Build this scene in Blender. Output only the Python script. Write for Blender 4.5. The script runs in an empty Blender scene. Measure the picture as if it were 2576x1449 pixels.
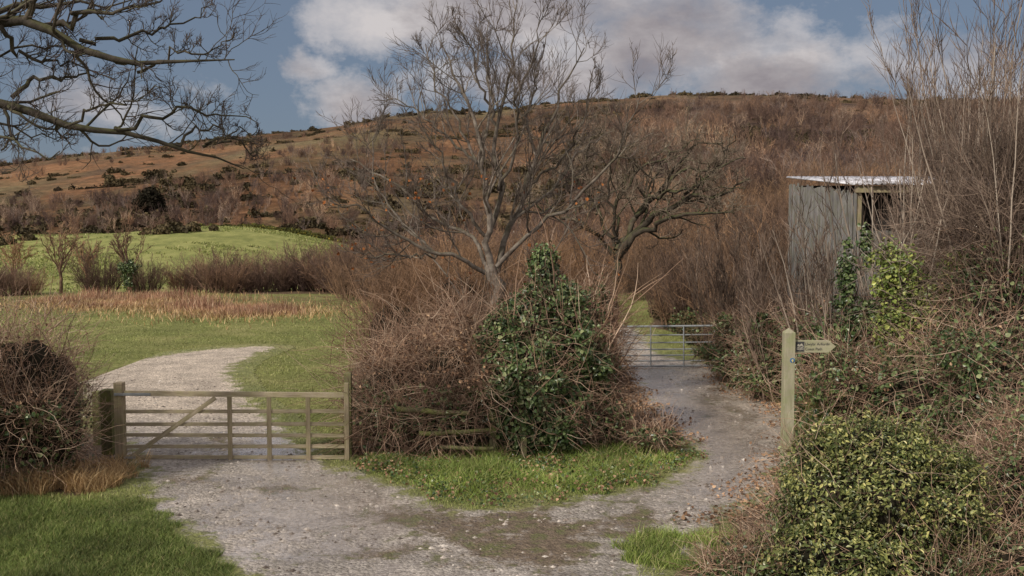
import bpy, math, numpy as np
from mathutils import Vector, Matrix
rng=np.random.default_rng(7)
F=2504.;CX=1288.;CY=724.5;H=4.0;YH=565.
PITCH=math.atan((CY-YH)/F); cP=math.cos(PITCH); sP=math.sin(PITCH)
S=bpy.context.scene
COL=S.collection
def ray(px,py):
    a=(px-CX)/F; b=(CY-py)/F
    return a, cP+b*sP, -sP+b*cP
def at(px,py,d):
    r=ray(px,py); k=d/r[1]; return (r[0]*k, d, H+r[2]*k)
def gnd(px,py,z=0.):
    r=ray(px,py); k=(z-H)/r[2]; return (r[0]*k, r[1]*k)
def sstep(a,b,x):
    t=np.clip((x-a)/(b-a),0,1); return t*t*(3-2*t)
def vn(x,y,s=1.,seed=0):
    r=np.random.default_rng(seed); o=0
    for i in range(6):
        a=r.uniform(0,6.28); f=s*r.uniform(.6,1.8)
        o=o+np.sin((x*math.cos(a)+y*math.sin(a))*f+r.uniform(0,6.28))
    return o/6.
def chaikin(P,n=2):
    P=np.array(P)
    for _ in range(n):
        Q=np.roll(P,-1,0); P=np.stack([.75*P+.25*Q,.25*P+.75*Q],1).reshape(-1,2)
    return P
def sdpoly(x,y,poly):
    x=np.asarray(x,float).ravel(); y=np.asarray(y,float).ravel()
    P=np.array(poly); Q=np.roll(P,-1,0); out=np.empty(len(x))
    for c in range(0,len(x),30000):
        X=x[c:c+30000,None]; Y=y[c:c+30000,None]
        e=Q-P; wx=X-P[:,0]; wy=Y-P[:,1]
        t=np.clip((wx*e[:,0]+wy*e[:,1])/(e**2).sum(1),0,1)
        d=np.sqrt(((wx-t*e[:,0])**2+(wy-t*e[:,1])**2).min(1))
        cr=((P[:,1]>Y)!=(Q[:,1]>Y))&(X<(Q[:,0]-P[:,0])*(Y-P[:,1])/(Q[:,1]-P[:,1]+1e-12)+P[:,0])
        ins=cr.sum(1)%2==1
        out[c:c+30000]=np.where(ins,d,-d)
    return out
PATHPX=[(705,871),(560,877),(440,890),(330,907),(250,926),(215,948),(215,975),(230,1010),(260,1060),(300,1110),(350,1160),(385,1210),(395,1290),(490,1335),(570,1390),(650,1449),(760,1560),(1500,1560),(1590,1449),(1700,1385),(1810,1310),(1910,1240),(1955,1180),(2005,1110),(2005,1050),(1960,1015),(1865,985),(1815,955),(1800,925),(1765,912),(1690,903),(1645,888),(1618,860),(1610,838),(1590,822),(1540,815),(1535,840),(1540,870),(1557,905),(1578,935),(1598,980),(1635,1025),(1685,1080),(1745,1120),(1770,1155),(1710,1205),(1570,1247),(1400,1270),(1200,1288),(1070,1278),(1010,1235),(890,1190),(770,1155),(730,1110),(660,1050),(600,1000),(585,965),(565,942),(595,912),(650,888)]
PATH=chaikin([gnd(*p) for p in PATHPX],2)
ISL=[gnd(*p) for p in [(885,1140),(880,1000),(890,930),(1000,860),(1500,820),(1545,870),(1590,960),(1640,1040),(1740,1110),(1600,1130),(1300,1120),(1000,1150)]]
BANK=[gnd(*p) for p in [(870,1165),(1000,1130),(1200,1110),(1450,1105),(1700,1120),(1768,1150),(1700,1200),(1560,1243),(1400,1266),(1200,1282),(1075,1272),(1010,1228),(900,1187)]]
RIGHT=[gnd(*p) for p in [(1600,1500),(1720,1400),(1900,1255),(1970,1180),(2025,1110),(2020,1050),(1880,985),(1820,950),(1825,900),(1800,862),(1700,838),(1630,822)]]+[(9,60),(60,60),(60,5)]
LEFTH=[gnd(*p) for p in [(-600,1100),(60,1230),(200,1250),(330,1200),(320,1130),(200,1080),(150,950),(100,900),(-500,900)]]
rx=[(p-1288)/2504*480 for p in (-900,0,250,480,700,930,1000,1300,1500,1650,1850,2000,2200,2576,3400)]
rz=[4+(565-p)/5.217 for p in (500,430,394,359,332,310,297,276,262,248,246,251,257,262,290)]
def hgt(x,y):
    x=np.asarray(x,float); y=np.asarray(y,float)
    z=.035*vn(x,y,.6,1)*sstep(9,12,y)
    g=sstep(57,72,y)
    z=z-.7*g*sstep(0,-20,x)
    z=z+(3.9*np.exp(-((x+35)/17.)**2)+3.0*np.exp(-((x+62)/18.)**2)+.35*vn(x,y,.12,55))*sstep(64,124,y)*(1-.5*sstep(126,142,y))*sstep(-8,-18,x)
    z=z+.9*sstep(7.5,11,x)*sstep(10,16,y)
    z=z+sstep(7,22,x)*np.clip(y-30,0,110)*.10
    z=z+1.0*sstep(130,150,y)
    t=np.clip((y-142)/338.,0,1.)
    rid=np.interp(x,rx,rz)
    z=z+(rid-(1+11*sstep(7,22,x)))*t
    z=z+ (1.5*vn(x,y,.035,3)+.9*vn(x,y,.09,4))*sstep(150,210,y)*(1-.6*sstep(430,480,y))
    z=z-np.clip(y-480,0,900)*.12
    return z
# ---------------------------------------------------------------- mesh builder
class MB:
    def __init__(s): s.V=[];s.Q=[];s.n=0;s.M=[];s.SM=[];s.L=[]
    def add(s,v,f,m=0,sm=False):
        v=np.asarray(v,float).reshape(-1,3); f=np.asarray(f,int)
        s.V.append(v); s.Q.append(f+s.n); s.n+=len(v); s.M.append(np.full(len(f),m)); s.SM.append(np.full(len(f),sm)); s.L.append(f.shape[1])
    def obj(s,name,mats,parent=None,link=True,loc=None):
        me=bpy.data.meshes.new(name)
        V=np.concatenate(s.V)
        if loc is not None: V=V-np.array(loc)
        me.vertices.add(len(V)); me.vertices.foreach_set('co',V.astype(np.float32).ravel())
        li=np.concatenate([q.ravel() for q in s.Q]); me.loops.add(len(li)); me.loops.foreach_set('vertex_index',li.astype(np.int32))
        tot=np.concatenate([np.full(len(q),q.shape[1]) for q in s.Q]); st=np.concatenate([[0],np.cumsum(tot)[:-1]])
        me.polygons.add(len(tot)); me.polygons.foreach_set('loop_start',st.astype(np.int32))
        me.polygons.foreach_set('material_index',np.concatenate(s.M).astype(np.int32))
        me.polygons.foreach_set('use_smooth',np.concatenate(s.SM))
        for m in mats: me.materials.append(m)
        me.update(calc_edges=True)
        o=bpy.data.objects.new(name,me)
        if link: COL.objects.link(o)
        if loc is not None: o.location=loc
        if parent: o.parent=parent
        return o
def norm(v): return v/(np.linalg.norm(v,axis=-1,keepdims=True)+1e-9)
def tubes(mb,P,R,sides=3,m=0):
    M,K,_=P.shape
    T=np.empty_like(P); T[:,1:-1]=P[:,2:]-P[:,:-2]; T[:,0]=P[:,1]-P[:,0]; T[:,-1]=P[:,-1]-P[:,-2]; T=norm(T)
    mt=norm(P[:,-1]-P[:,0]); ref=np.where(np.abs(mt[:,2:3])<.8,np.array([[0,0,1.]]),np.array([[1.,0.1,0]]))[:,None,:]
    A=norm(np.cross(T,np.broadcast_to(ref,T.shape))); B=np.cross(T,A)
    th=np.arange(sides)*2*math.pi/sides
    V=P[:,:,None,:]+R[:,:,None,None]*(np.cos(th)[None,None,:,None]*A[:,:,None,:]+np.sin(th)[None,None,:,None]*B[:,:,None,:])
    idx=np.arange(M*K*sides).reshape(M,K,sides)
    a=idx[:,:-1,:]; b=np.roll(idx,-1,2)[:,:-1,:]; c=np.roll(idx,-1,2)[:,1:,:]; d=idx[:,1:,:]
    mb.add(V.reshape(-1,3),np.stack([a,b,c,d],-1).reshape(-1,4),m,True)
def walk(pos,d,L,r0,K,jit,up,taper=.75):
    M=len(pos); P=np.empty((M,K,3)); P[:,0]=pos; st=(L/(K-1))[:,None]
    for k in range(1,K):
        d=norm(d+jit*rng.normal(size=(M,3))+np.array([0,0,up])); P[:,k]=P[:,k-1]+d*st
    R=r0[:,None]*(1-taper*np.linspace(0,1,K))[None,:]
    return P,R
def grow(P,R,n,L,ang,K,jit,up,rr,t0=.2,rmin=.003,lmax=9,lmin=.05):
    M,Kp,_=P.shape; idx=np.repeat(np.arange(M),n); t=rng.uniform(t0,1,len(idx)); s=t*(Kp-1)
    i=np.minimum(s.astype(int),Kp-2); f=(s-i)[:,None]
    pos=P[idx,i]*(1-f)+P[idx,i+1]*f; tan=norm(P[idx,i+1]-P[idx,i]); r=R[idx,i]*(1-f[:,0])+R[idx,i+1]*f[:,0]
    a=(ang*rng.uniform(.6,1.35,len(idx)))[:,None]; v=rng.normal(size=(len(idx),3)); v=norm(v-(v*tan).sum(1,keepdims=True)*tan)
    d=tan*np.cos(a)+v*np.sin(a)
    pl=np.linalg.norm(np.diff(P,axis=1),axis=2).sum(1)[idx]
    Ln=np.clip(pl*L*rng.uniform(.5,1.25,len(idx))*(1.2-.6*t),lmin,lmax)
    return walk(pos,d,Ln,np.maximum(r*rr,rmin),K,jit,up,.6)
def limb(pts,r0,r1,K=16,jit=.012):
    p=np.array(pts,float); s=np.concatenate([[0],np.cumsum(np.linalg.norm(np.diff(p,axis=0),axis=1))]); s/=s[-1]
    t=np.linspace(0,1,K); q=np.stack([np.interp(t,s,p[:,k]) for k in range(3)],1)
    q[1:-1]=.25*q[:-2]+.5*q[1:-1]+.25*q[2:]
    q[1:-1]+=rng.normal(size=(K-2,3))*jit
    return q,np.linspace(r0,r1,K)**1.0
def leaves(mb,C,size,nrm=None,m=0,asp=.45,droop=.0,nb=1.0):
    N=len(C); size=np.broadcast_to(size,(N,))[:,None]*rng.uniform(.6,1.3,(N,1))
    n=rng.normal(size=(N,3))
    if nrm is not None: n=n*.6+nrm*nb
    n=norm(n); d=rng.normal(size=(N,3)); d[:,2]-=droop; d=norm(d-(d*n).sum(1,keepdims=True)*n); s=np.cross(n,d)
    f=.18
    v=[C,C+d*size,C+d*size*.3+s*size*asp+n*size*f,C+d*size*.7+s*size*asp*.7+n*size*f,C+d*size*.3-s*size*asp+n*size*f,C+d*size*.7-s*size*asp*.7+n*size*f]
    V=np.stack(v,1).reshape(-1,3); b=np.arange(N)[:,None]*6
    mb.add(V,np.concatenate([b+np.array([[0,2,3,1]]),b+np.array([[0,1,5,4]])]),m)
def blades(mb,P,h,w,lean=.35,m=0):
    N=len(P); h=np.broadcast_to(h,(N,))[:,None]; w=np.broadcast_to(w,(N,))[:,None]
    a=rng.uniform(0,6.28,N); s=np.stack([np.cos(a),np.sin(a),0*a],1); l=rng.normal(size=(N,3))*lean; l[:,2]=0
    up=np.array([[0,0,1.]])
    v=[P-s*w/2,P+s*w/2,P+up*h*.55+l*h*.35+s*w*.4,P+up*h*.55+l*h*.35-s*w*.4,P+up*h+l*h]
    V=np.stack(v,1).reshape(-1,3); b=np.arange(N)[:,None]*5
    n0=mb.n
    mb.add(V,b+np.array([[0,1,2,3]]),m)
    mb.V.append(np.zeros((0,3))); mb.Q.append(b+np.array([[3,2,4]])+n0); mb.M.append(np.full(N,m)); mb.SM.append(np.full(N,False))
def blobpts(bl,N,lo=.6,seed=0):
    bl=np.array(bl,float); vol=(bl[:,3]*bl[:,4]*bl[:,5])**.7; i=rng.choice(len(bl),N,p=vol/vol.sum())
    d=norm(rng.normal(size=(N,3))); B=bl[i]
    lump=1+.16*np.sin(d[:,0]*5+i+seed)*np.cos(d[:,2]*6+i*2)+.12*np.sin(d[:,1]*9+d[:,2]*8+i*3)+.06*np.sin(d[:,0]*17+d[:,2]*15)
    r=rng.uniform(lo,1.03,N)*lump
    p=B[:,:3]+d*B[:,3:]*r[:,None]
    ok=p[:,2]>.02
    return p[ok],norm(d/B[:,3:])[ok]
def clumps(bl,n,s):
    p,o=blobpts(bl,n,.9); return list(bl)+[(*q,s*rng.uniform(.6,1.4),s*rng.uniform(.6,1.3),s*rng.uniform(.6,1.5)) for q in p]
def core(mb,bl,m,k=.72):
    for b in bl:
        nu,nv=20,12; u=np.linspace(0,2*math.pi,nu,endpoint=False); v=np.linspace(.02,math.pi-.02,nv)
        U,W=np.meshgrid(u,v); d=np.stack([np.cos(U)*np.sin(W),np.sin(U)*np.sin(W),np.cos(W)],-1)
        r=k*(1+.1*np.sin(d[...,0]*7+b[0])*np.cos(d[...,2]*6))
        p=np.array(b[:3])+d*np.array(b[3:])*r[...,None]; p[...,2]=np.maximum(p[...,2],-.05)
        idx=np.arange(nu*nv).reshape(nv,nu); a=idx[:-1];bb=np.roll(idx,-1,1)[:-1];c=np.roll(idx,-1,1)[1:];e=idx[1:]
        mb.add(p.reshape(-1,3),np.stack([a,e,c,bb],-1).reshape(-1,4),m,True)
def twigs(mb,bl,N,L,r,K=6,jit=.3,up=.05,outw=.6,m=0,lo=.4,sub=0,upd=.2):
    p,o=blobpts(bl,N,lo); n=len(p)
    d=norm(o*outw+rng.normal(size=(n,3))*.7+np.array([0,0,upd]))
    P,R=walk(p,d,L*rng.uniform(.4,1.2,n),r*rng.uniform(.6,1.4,n),K,jit,up)
    tubes(mb,P,R,3,m)
    if sub:
        P2,R2=grow(P,R,sub,.45,.8,4,.2,.05,.8,rmin=r*.5); tubes(mb,P2,R2,3,m)
def box(mb,c,s,rot=None,m=0,taper=0):
    x,y,z=np.array(s)/2.; v=np.array([[sx*x,sy*y,sz*z] for sz in(-1,1) for sx,sy in((-1,-1),(1,-1),(1,1),(-1,1))],float)
    if rot is not None: v=v@np.array(rot.to_3x3()).T
    mb.add(v+np.array(c),[[0,3,2,1],[4,5,6,7],[0,1,5,4],[1,2,6,5],[2,3,7,6],[3,0,4,7]],m)
# ---------------------------------------------------------------- materials
class N:
    def __init__(s,name,rough=.8,spec=.3):
        s.m=bpy.data.materials.new(name); s.m.use_nodes=True; s.t=s.m.node_tree; s.b=s.t.nodes['Principled BSDF']
        s.b.inputs['Roughness'].default_value=rough; s.b.inputs['Specular IOR Level'].default_value=spec
        s.g=s.t.nodes.new('ShaderNodeNewGeometry'); s.pos=s.g.outputs['Position']
    def new(s,t): return s.t.nodes.new(t)
    def link(s,a,b): s.t.links.new(a,b)
    def noise(s,sc,det=4,ro=.6,vec=None,out='Fac'):
        n=s.new('ShaderNodeTexNoise'); n.inputs['Scale'].default_value=sc; n.inputs['Detail'].default_value=det; n.inputs['Roughness'].default_value=ro
        s.link(vec or s.pos,n.inputs['Vector']); return n.outputs[out]
    def vor(s,sc,out='Distance',vec=None,feat='F1'):
        n=s.new('ShaderNodeTexVoronoi'); n.feature=feat; n.inputs['Scale'].default_value=sc; s.link(vec or s.pos,n.inputs['Vector']); return n.outputs[out]
    def ramp(s,f,st,const=False):
        n=s.new('ShaderNodeValToRGB'); e=n.color_ramp.elements
        while len(e)<len(st): e.new(.5)
        for i,(p,c) in enumerate(st):
            e[i].position=p; e[i].color=(*c,1) if isinstance(c,tuple) else (c,c,c,1)
        if const: n.color_ramp.interpolation='CONSTANT'
        s.link(f,n.inputs['Fac']); return n.outputs['Color']
    def mix(s,f,a,b,mode='MIX'):
        n=s.new('ShaderNodeMixRGB'); n.blend_type=mode
        for k,v in((0,f),(1,a),(2,b)):
            if isinstance(v,(int,float)): n.inputs[k].default_value=v
            elif isinstance(v,tuple): n.inputs[k].default_value=(*v,1)
            else: s.link(v,n.inputs[k])
        return n.outputs[0]
    def math(s,op,a,b=0.,clamp=False):
        n=s.new('ShaderNodeMath'); n.operation=op; n.use_clamp=clamp
        for k,v in((0,a),(1,b)):
            if isinstance(v,(int,float)): n.inputs[k].default_value=v
            else: s.link(v,n.inputs[k])
        return n.outputs[0]
    def attr(s,name):
        n=s.new('ShaderNodeAttribute'); n.attribute_name=name; return n.outputs['Fac']
    def mapv(s,scale,vec=None):
        n=s.new('ShaderNodeMapping'); n.inputs['Scale'].default_value=scale; s.link(vec or s.pos,n.inputs['Vector']); return n.outputs[0]
    def bump(s,h,st=.5,dist=.02):
        n=s.new('ShaderNodeBump'); n.inputs['Distance'].default_value=dist; s.link(h,n.inputs['Height']); s.link(n.outputs[0],s.b.inputs['Normal'])
        if isinstance(st,float): n.inputs['Strength'].default_value=st
        else: s.link(st,n.inputs['Strength'])
    def col(s,c): s.link(c,s.b.inputs['Base Color'])
    def rgh(s,c): s.link(c,s.b.inputs['Roughness'])
def leafmat(name,stops,rough=.5,spec=.4,objvar=0.,nsc=.6):
    n=N(name,rough,spec); c=n.ramp(n.g.outputs['Random Per Island'],stops)
    k=n.ramp(n.noise(nsc,3),[(.3,.5),(.7,1.4)]); c=n.mix(1.,c,k,'MULTIPLY')
    if objvar:
        oi=n.new('ShaderNodeObjectInfo'); c=n.mix(1.,c,n.ramp(oi.outputs['Random'],[(0.,(1-objvar,1-objvar,1-objvar)),(.5,(1,.95,.9)),(1.,(1+objvar,1+objvar*.8,1+objvar*.5))]),'MULTIPLY')
    n.col(c); return n.m
def barkmat(name,a,b,moss=None,mossamt=.5,sc=6.,objvar=0.):
    n=N(name,.85,.2); c=n.mix(n.ramp(n.noise(sc,5,.7),[(.35,0.),(.65,1.)]),a,b)
    r=n.ramp(n.g.outputs['Random Per Island'],[(0.,.65),(1.,1.4)]); c=n.mix(1.,c,r,'MULTIPLY')
    if moss:
        sx=n.new('ShaderNodeSeparateXYZ'); n.link(n.g.outputs['Normal'],sx.inputs[0])
        f=n.math('MULTIPLY',n.ramp(n.math('ADD',n.math('MULTIPLY',sx.outputs[2],.35),n.noise(sc*.6,3)),[(.55,0.),(.8,1.)]),mossamt); c=n.mix(f,c,moss)
    if objvar:
        oi=n.new('ShaderNodeObjectInfo'); c=n.mix(1.,c,n.ramp(oi.outputs['Random'],[(0.,(.45,.42,.44)),(.35,(.8,.77,.78)),(.7,(1.1,1.04,.98)),(1.,(1.6,1.42,1.2))]),'MULTIPLY')
        c=n.mix(1.,c,n.ramp(n.noise(.05,4,.6),[(.38,(.62,.58,.62)),(.62,(1.25,1.12,.96))]),'MULTIPLY')
    n.col(c); n.bump(n.noise(sc*6,4),.5,.01); return n.m
def groundcol(n):
    a=n.noise(.35,5,.65); b=n.noise(6,5,.7); c=n.noise(40,3,.7)
    g=n.ramp(a,[(.3,(.15,.17,.055)),(.5,(.22,.23,.08)),(.7,(.32,.30,.125))])
    g=n.mix(1.,g,n.ramp(b,[(.3,.55),(.7,1.4)]),'MULTIPLY')
    fl=n.ramp(n.noise(.5,7,.75,n.mapv((1,.5,1))),[(.35,(.17,.19,.06)),(.55,(.29,.30,.10)),(.7,(.38,.37,.15))])
    g=n.mix(n.attr('lush'),g,fl)
    br=n.mix(n.ramp(n.noise(1.2,5,.7),[(.35,0.),(.65,1.)]),(.07,.05,.034),(.16,.11,.068))
    br=n.mix(n.ramp(c,[(.45,0.),(.7,1.)]),br,(.21,.145,.09))
    f=n.ramp(n.math('ADD',n.attr('brown'),n.math('MULTIPLY',n.math('SUBTRACT',n.noise(1.5,5,.7),.5),1.4)),[(.35,0.),(.65,1.)])
    g=n.mix(f,g,br)
    return n.mix(1.,g,n.ramp(c,[(.3,.6),(.7,1.35)]),'MULTIPLY'),b,c
n=N('ground_grass',.95,.1); gc,b,c=groundcol(n); n.col(gc); n.bump(n.math('ADD',b,c),.8,.05); M_ground=n.m
n=N('gravel',.7,.5); gc,b,c=groundcol(n)
e=n.attr('edge'); ed=n.ramp(n.math('ADD',n.math('ADD',e,.5),n.math('MULTIPLY',n.math('SUBTRACT',n.noise(2.2,6,.75),.5),2.4)),[(.34,0.),(.66,1.)])
gr=n.ramp(n.vor(24,'Color'),[(0.,(.18,.155,.13)),(.5,(.39,.35,.305)),(1.,(.70,.64,.57))])
gr=n.mix(.4,gr,n.ramp(n.noise(70,5,.85),[(.3,(.14,.12,.10)),(.7,(.64,.585,.52))]))
gr=n.mix(1.,gr,n.ramp(n.noise(1.1,7,.75),[(.3,.55),(.65,1.25)]),'MULTIPLY')
gr=n.mix(n.attr('pale'),gr,n.mix(1.,gr,(1.38,1.30,1.18),'MULTIPLY'))
mudf=n.ramp(n.math('ADD',n.attr('mud'),n.math('MULTIPLY',n.math('SUBTRACT',n.noise(1.3,8,.75),.5),2.5)),[(.34,0.),(.56,1.)])
mud=n.mix(n.ramp(n.noise(9,6,.75),[(.35,0.),(.65,1.)]),(.10,.072,.048),(.28,.215,.15))
mud=n.mix(n.ramp(n.noise(2.6,6,.75),[(.50,0.),(.60,.85)]),mud,(.15,.16,.06))
cc=n.mix(mudf,gr,mud)
wn=n.math('ADD',n.attr('wet'),n.math('MULTIPLY',n.math('SUBTRACT',n.noise(2.1,10,.84,n.mapv((1.,.7,1))),.5),3.0))
wet=n.ramp(wn,[(.36,0.),(.58,1.)]); pud=n.ramp(wn,[(.58,0.),(.66,1.)])
cc=n.mix(n.math('MULTIPLY',wet,.5),cc,n.mix(1.,cc,(.72,.69,.69),'MULTIPLY'))
deb=n.ramp(n.noise(11,8,.9),[(.555,0.),(.595,.85)]); cc=n.mix(deb,cc,(.075,.055,.04))
n.col(n.mix(ed,gc,cc)); we=n.math('MULTIPLY',wet,ed); nd=n.math('SUBTRACT',1.,deb); pe=n.math('MULTIPLY',n.math('MULTIPLY',pud,ed),nd)
n.rgh(n.math('SUBTRACT',n.math('SUBTRACT',.85,n.math('MULTIPLY',we,.5)),n.math('MULTIPLY',pe,.25)))
n.link(n.math('ADD',.4,n.math('MULTIPLY',we,.6)),n.b.inputs['Specular IOR Level'])
n.link(n.math('MULTIPLY',n.math('ADD',n.math('MULTIPLY',we,.3),n.math('MULTIPLY',pe,.7)),nd),n.b.inputs['Coat Weight']); n.b.inputs['Coat Roughness'].default_value=.16; n.b.inputs['Coat IOR'].default_value=1.8
hh=n.math('ADD',n.math('MULTIPLY',n.noise(7,7,.75),1.5),n.math('MULTIPLY',n.vor(24),-.6)); n.bump(hh,n.math('SUBTRACT',n.math('SUBTRACT',1.,n.math('MULTIPLY',we,.25)),n.math('MULTIPLY',pe,.6)),.05)
cb=n.new('ShaderNodeBump'); cb.inputs['Strength'].default_value=.55; cb.inputs['Distance'].default_value=.03; n.link(n.noise(10,6,.75),cb.inputs['Height']); n.link(cb.outputs[0],n.b.inputs['Coat Normal']); M_path=n.m
n=N('hill_bracken',1.,.05)
hv=n.mapv((1,.45,1))
c0=n.ramp(n.noise(.03,8,.78,hv),[(.34,(.095,.07,.052)),(.46,(.165,.105,.063)),(.56,(.285,.15,.078)),(.68,(.37,.225,.125))])
c1=n.mix(n.ramp(n.noise(.018,6,.7,hv),[(.48,0.),(.62,.85)]),c0,(.20,.165,.09))
wood=n.mix(n.ramp(n.noise(.04,7,.75),[(.38,0.),(.62,1.)]),(.09,.064,.054),(.23,.145,.092))
c1=n.mix(n.attr('wood'),c1,wood)
c1=n.mix(1.,c1,n.ramp(n.noise(.010,4,.6),[(.38,.65),(.6,1.15)]),'MULTIPLY')
c1=n.mix(1.,c1,n.ramp(n.noise(.35,7,.85),[(.34,.42),(.66,1.5)]),'MULTIPLY')
n.col(c1); n.bump(n.noise(.6,6,.8),1.,1.2); M_hill=n.m
M_barkC=barkmat('tree_bark',(.07,.055,.044),(.25,.215,.18),(.12,.12,.05),.35)
M_twigC=barkmat('twig_bark',(.085,.064,.052),(.185,.15,.125))
M_barkO=barkmat('mossy_bark',(.035,.029,.024),(.10,.083,.064),(.085,.09,.03),.55)
M_barkR=barkmat('mossy_oak_bark',(.035,.029,.022),(.10,.082,.06),(.10,.115,.04),.6)
M_twigO=barkmat('oak_twig',(.05,.039,.035),(.11,.086,.074))
M_twigR=barkmat('oak_twig_tan',(.14,.11,.08),(.31,.25,.185))
M_bram=leafmat('bramble_stem',[(0.,(.12,.072,.05)),(.35,(.26,.16,.11)),(.75,(.47,.32,.22)),(1.,(.66,.51,.38))],.7,.2,0,1.1)
M_sap=leafmat('sapling_stem',[(0.,(.15,.115,.09)),(.5,(.27,.215,.17)),(1.,(.42,.355,.29))],.8,.2)
M_purp=leafmat('hazel_twig',[(0.,(.09,.063,.052)),(.5,(.18,.13,.10)),(1.,(.33,.25,.19))],.8,.2)
M_dark=leafmat('undergrowth_shade_and_holly',[(0.,(.014,.014,.009)),(1.,(.034,.028,.019))],.9,.05)  # bush cores: inner shade put into the colour; also the holly's own leaf
M_ivy=leafmat('ivy_leaf',[(0.,(.03,.055,.018)),(.5,(.075,.12,.038)),(.85,(.15,.20,.07)),(1.,(.28,.31,.15))],.38,.5,0,1.5)
M_ivyY=leafmat('ivy_leaf_bright',[(0.,(.08,.12,.03)),(.5,(.17,.22,.05)),(1.,(.34,.36,.10))],.45,.4,0,1.5)
M_dead=leafmat('dead_leaf',[(0.,(.14,.075,.045)),(.5,(.31,.185,.11)),(1.,(.50,.34,.21))],.8,.2)
M_orange=leafmat('orange_leaf',[(0.,(.22,.07,.02)),(1.,(.42,.16,.05))],.8,.2)
M_shrub=leafmat('evergreen_leaf',[(0.,(.035,.05,.015)),(.4,(.08,.105,.03)),(.75,(.16,.18,.06)),(1.,(.27,.28,.11))],.42,.45,0,2.2)
M_tip=leafmat('evergreen_leaf_tip',[(0.,(.19,.21,.06)),(.6,(.34,.34,.115)),(1.,(.52,.47,.20))],.42,.45,0,2.2)
M_grass=leafmat('grass_blade',[(0.,(.13,.16,.042)),(.5,(.22,.25,.07)),(.85,(.33,.35,.12)),(1.,(.48,.43,.22))],.6,.3,0,.5)
M_grassB=leafmat('lush_grass_blade',[(0.,(.11,.16,.03)),(.5,(.19,.27,.05)),(.82,(.30,.37,.09)),(1.,(.48,.43,.20))],.55,.3,0,.9)
M_grassV=leafmat('shaded_verge_blade',[(0.,(.06,.09,.02)),(.5,(.115,.16,.036)),(.85,(.18,.225,.06)),(1.,(.32,.28,.13))],.6,.25,0,.9)  # darker greens, the shade under the overhanging oak put into the blades
M_dry=leafmat('dry_grass',[(0.,(.26,.16,.075)),(.5,(.46,.30,.14)),(1.,(.66,.50,.28))],.8,.2,0,2.)
M_reed=leafmat('red_dock_stem',[(0.,(.22,.11,.07)),(.5,(.40,.22,.14)),(.85,(.54,.35,.22)),(1.,(.60,.47,.32))],.8,.2,0,.35)
M_bgT=barkmat('brush_twig',(.14,.105,.078),(.30,.225,.16),objvar=.3,sc=2.)
M_bgP=barkmat('wood_twig',(.14,.105,.09),(.27,.205,.165),objvar=.3,sc=2.)
M_pale=barkmat('pale_thorn_twig',(.26,.22,.185),(.42,.37,.32),objvar=.3,sc=2.)
M_scr=leafmat('scrub_leaf',[(0.,(.055,.048,.028)),(.6,(.10,.082,.046)),(1.,(.17,.135,.075))],.8,.1,.4,.05)
M_gorse=leafmat('gorse_leaf',[(0.,(.05,.06,.02)),(.7,(.11,.115,.035)),(.92,(.22,.19,.04)),(1.,(.45,.36,.06))],.8,.1,.2,.3)
def woodmat(name,a,b,moss,mamt,gsc=(3,40,40)):
    n=N(name,.85,.2); tc=n.new('ShaderNodeTexCoord'); v=n.mapv(gsc,tc.outputs['Object'])
    g=n.noise(1.,6,.7,v); c=n.mix(n.ramp(g,[(.3,0.),(.7,1.)]),a,b); c=n.mix(1.,c,n.ramp(n.noise(2.5,4,.6,tc.outputs['Object']),[(.3,.65),(.7,1.25)]),'MULTIPLY')
    c=n.mix(n.math('MULTIPLY',n.ramp(n.noise(5,4,.7,tc.outputs['Object']),[(.42,0.),(.6,1.)]),mamt),c,moss)
    n.col(c); n.bump(g,.5,.006); return n.m
M_gateH=woodmat('weathered_rail_wood',(.24,.19,.12),(.56,.48,.35),(.24,.23,.10),.45)
M_gateV=woodmat('weathered_upright_wood',(.22,.17,.105),(.48,.40,.28),(.22,.22,.09),.5,(40,40,3))
M_postM=woodmat('mossy_post_wood',(.08,.07,.04),(.20,.18,.10),(.16,.18,.05),.8,(40,40,3))
M_sign=woodmat('signpost_wood',(.27,.25,.17),(.47,.43,.31),(.24,.27,.12),.6,(35,35,3))
M_arm=woodmat('sign_arm_wood',(.32,.30,.20),(.46,.42,.31),(.26,.28,.14),.5,(3,40,40))
M_board=woodmat('barn_boards',(.12,.115,.11),(.37,.355,.35),(.14,.145,.09),.6,(9,9,.6))
n=N('galvanised_steel',.5,.5); n.b.inputs['Metallic'].default_value=.3; n.col(n.mix(n.noise(8,3),(.24,.26,.27),(.38,.41,.42))); M_steel=n.m
n=N('tin_roof',.55,.4); n.b.inputs['Metallic'].default_value=.1; n.col(n.mix(n.ramp(n.noise(1.5,6,.75),[(.40,0.),(.55,1.)]),(.20,.19,.19),(.74,.74,.78))); M_tin=n.m
n=N('barn_inner_shade',.9,.1); n.col(n.mix(n.noise(3,3),(.02,.018,.016),(.05,.045,.04))); M_barnd=n.m
def plain(name,c,rough=.6):
    n=N(name,rough,.3); n.col(n.mix(n.noise(30,3),tuple(x*.8 for x in c),c)); return n.m
M_ink=plain('sign_ink',(.06,.06,.06)); M_cream=plain('sign_cream',(.50,.47,.38)); M_blue=plain('waymark_blue',(.05,.16,.34)); M_yel=plain('waymark_yellow',(.7,.6,.2))
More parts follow.
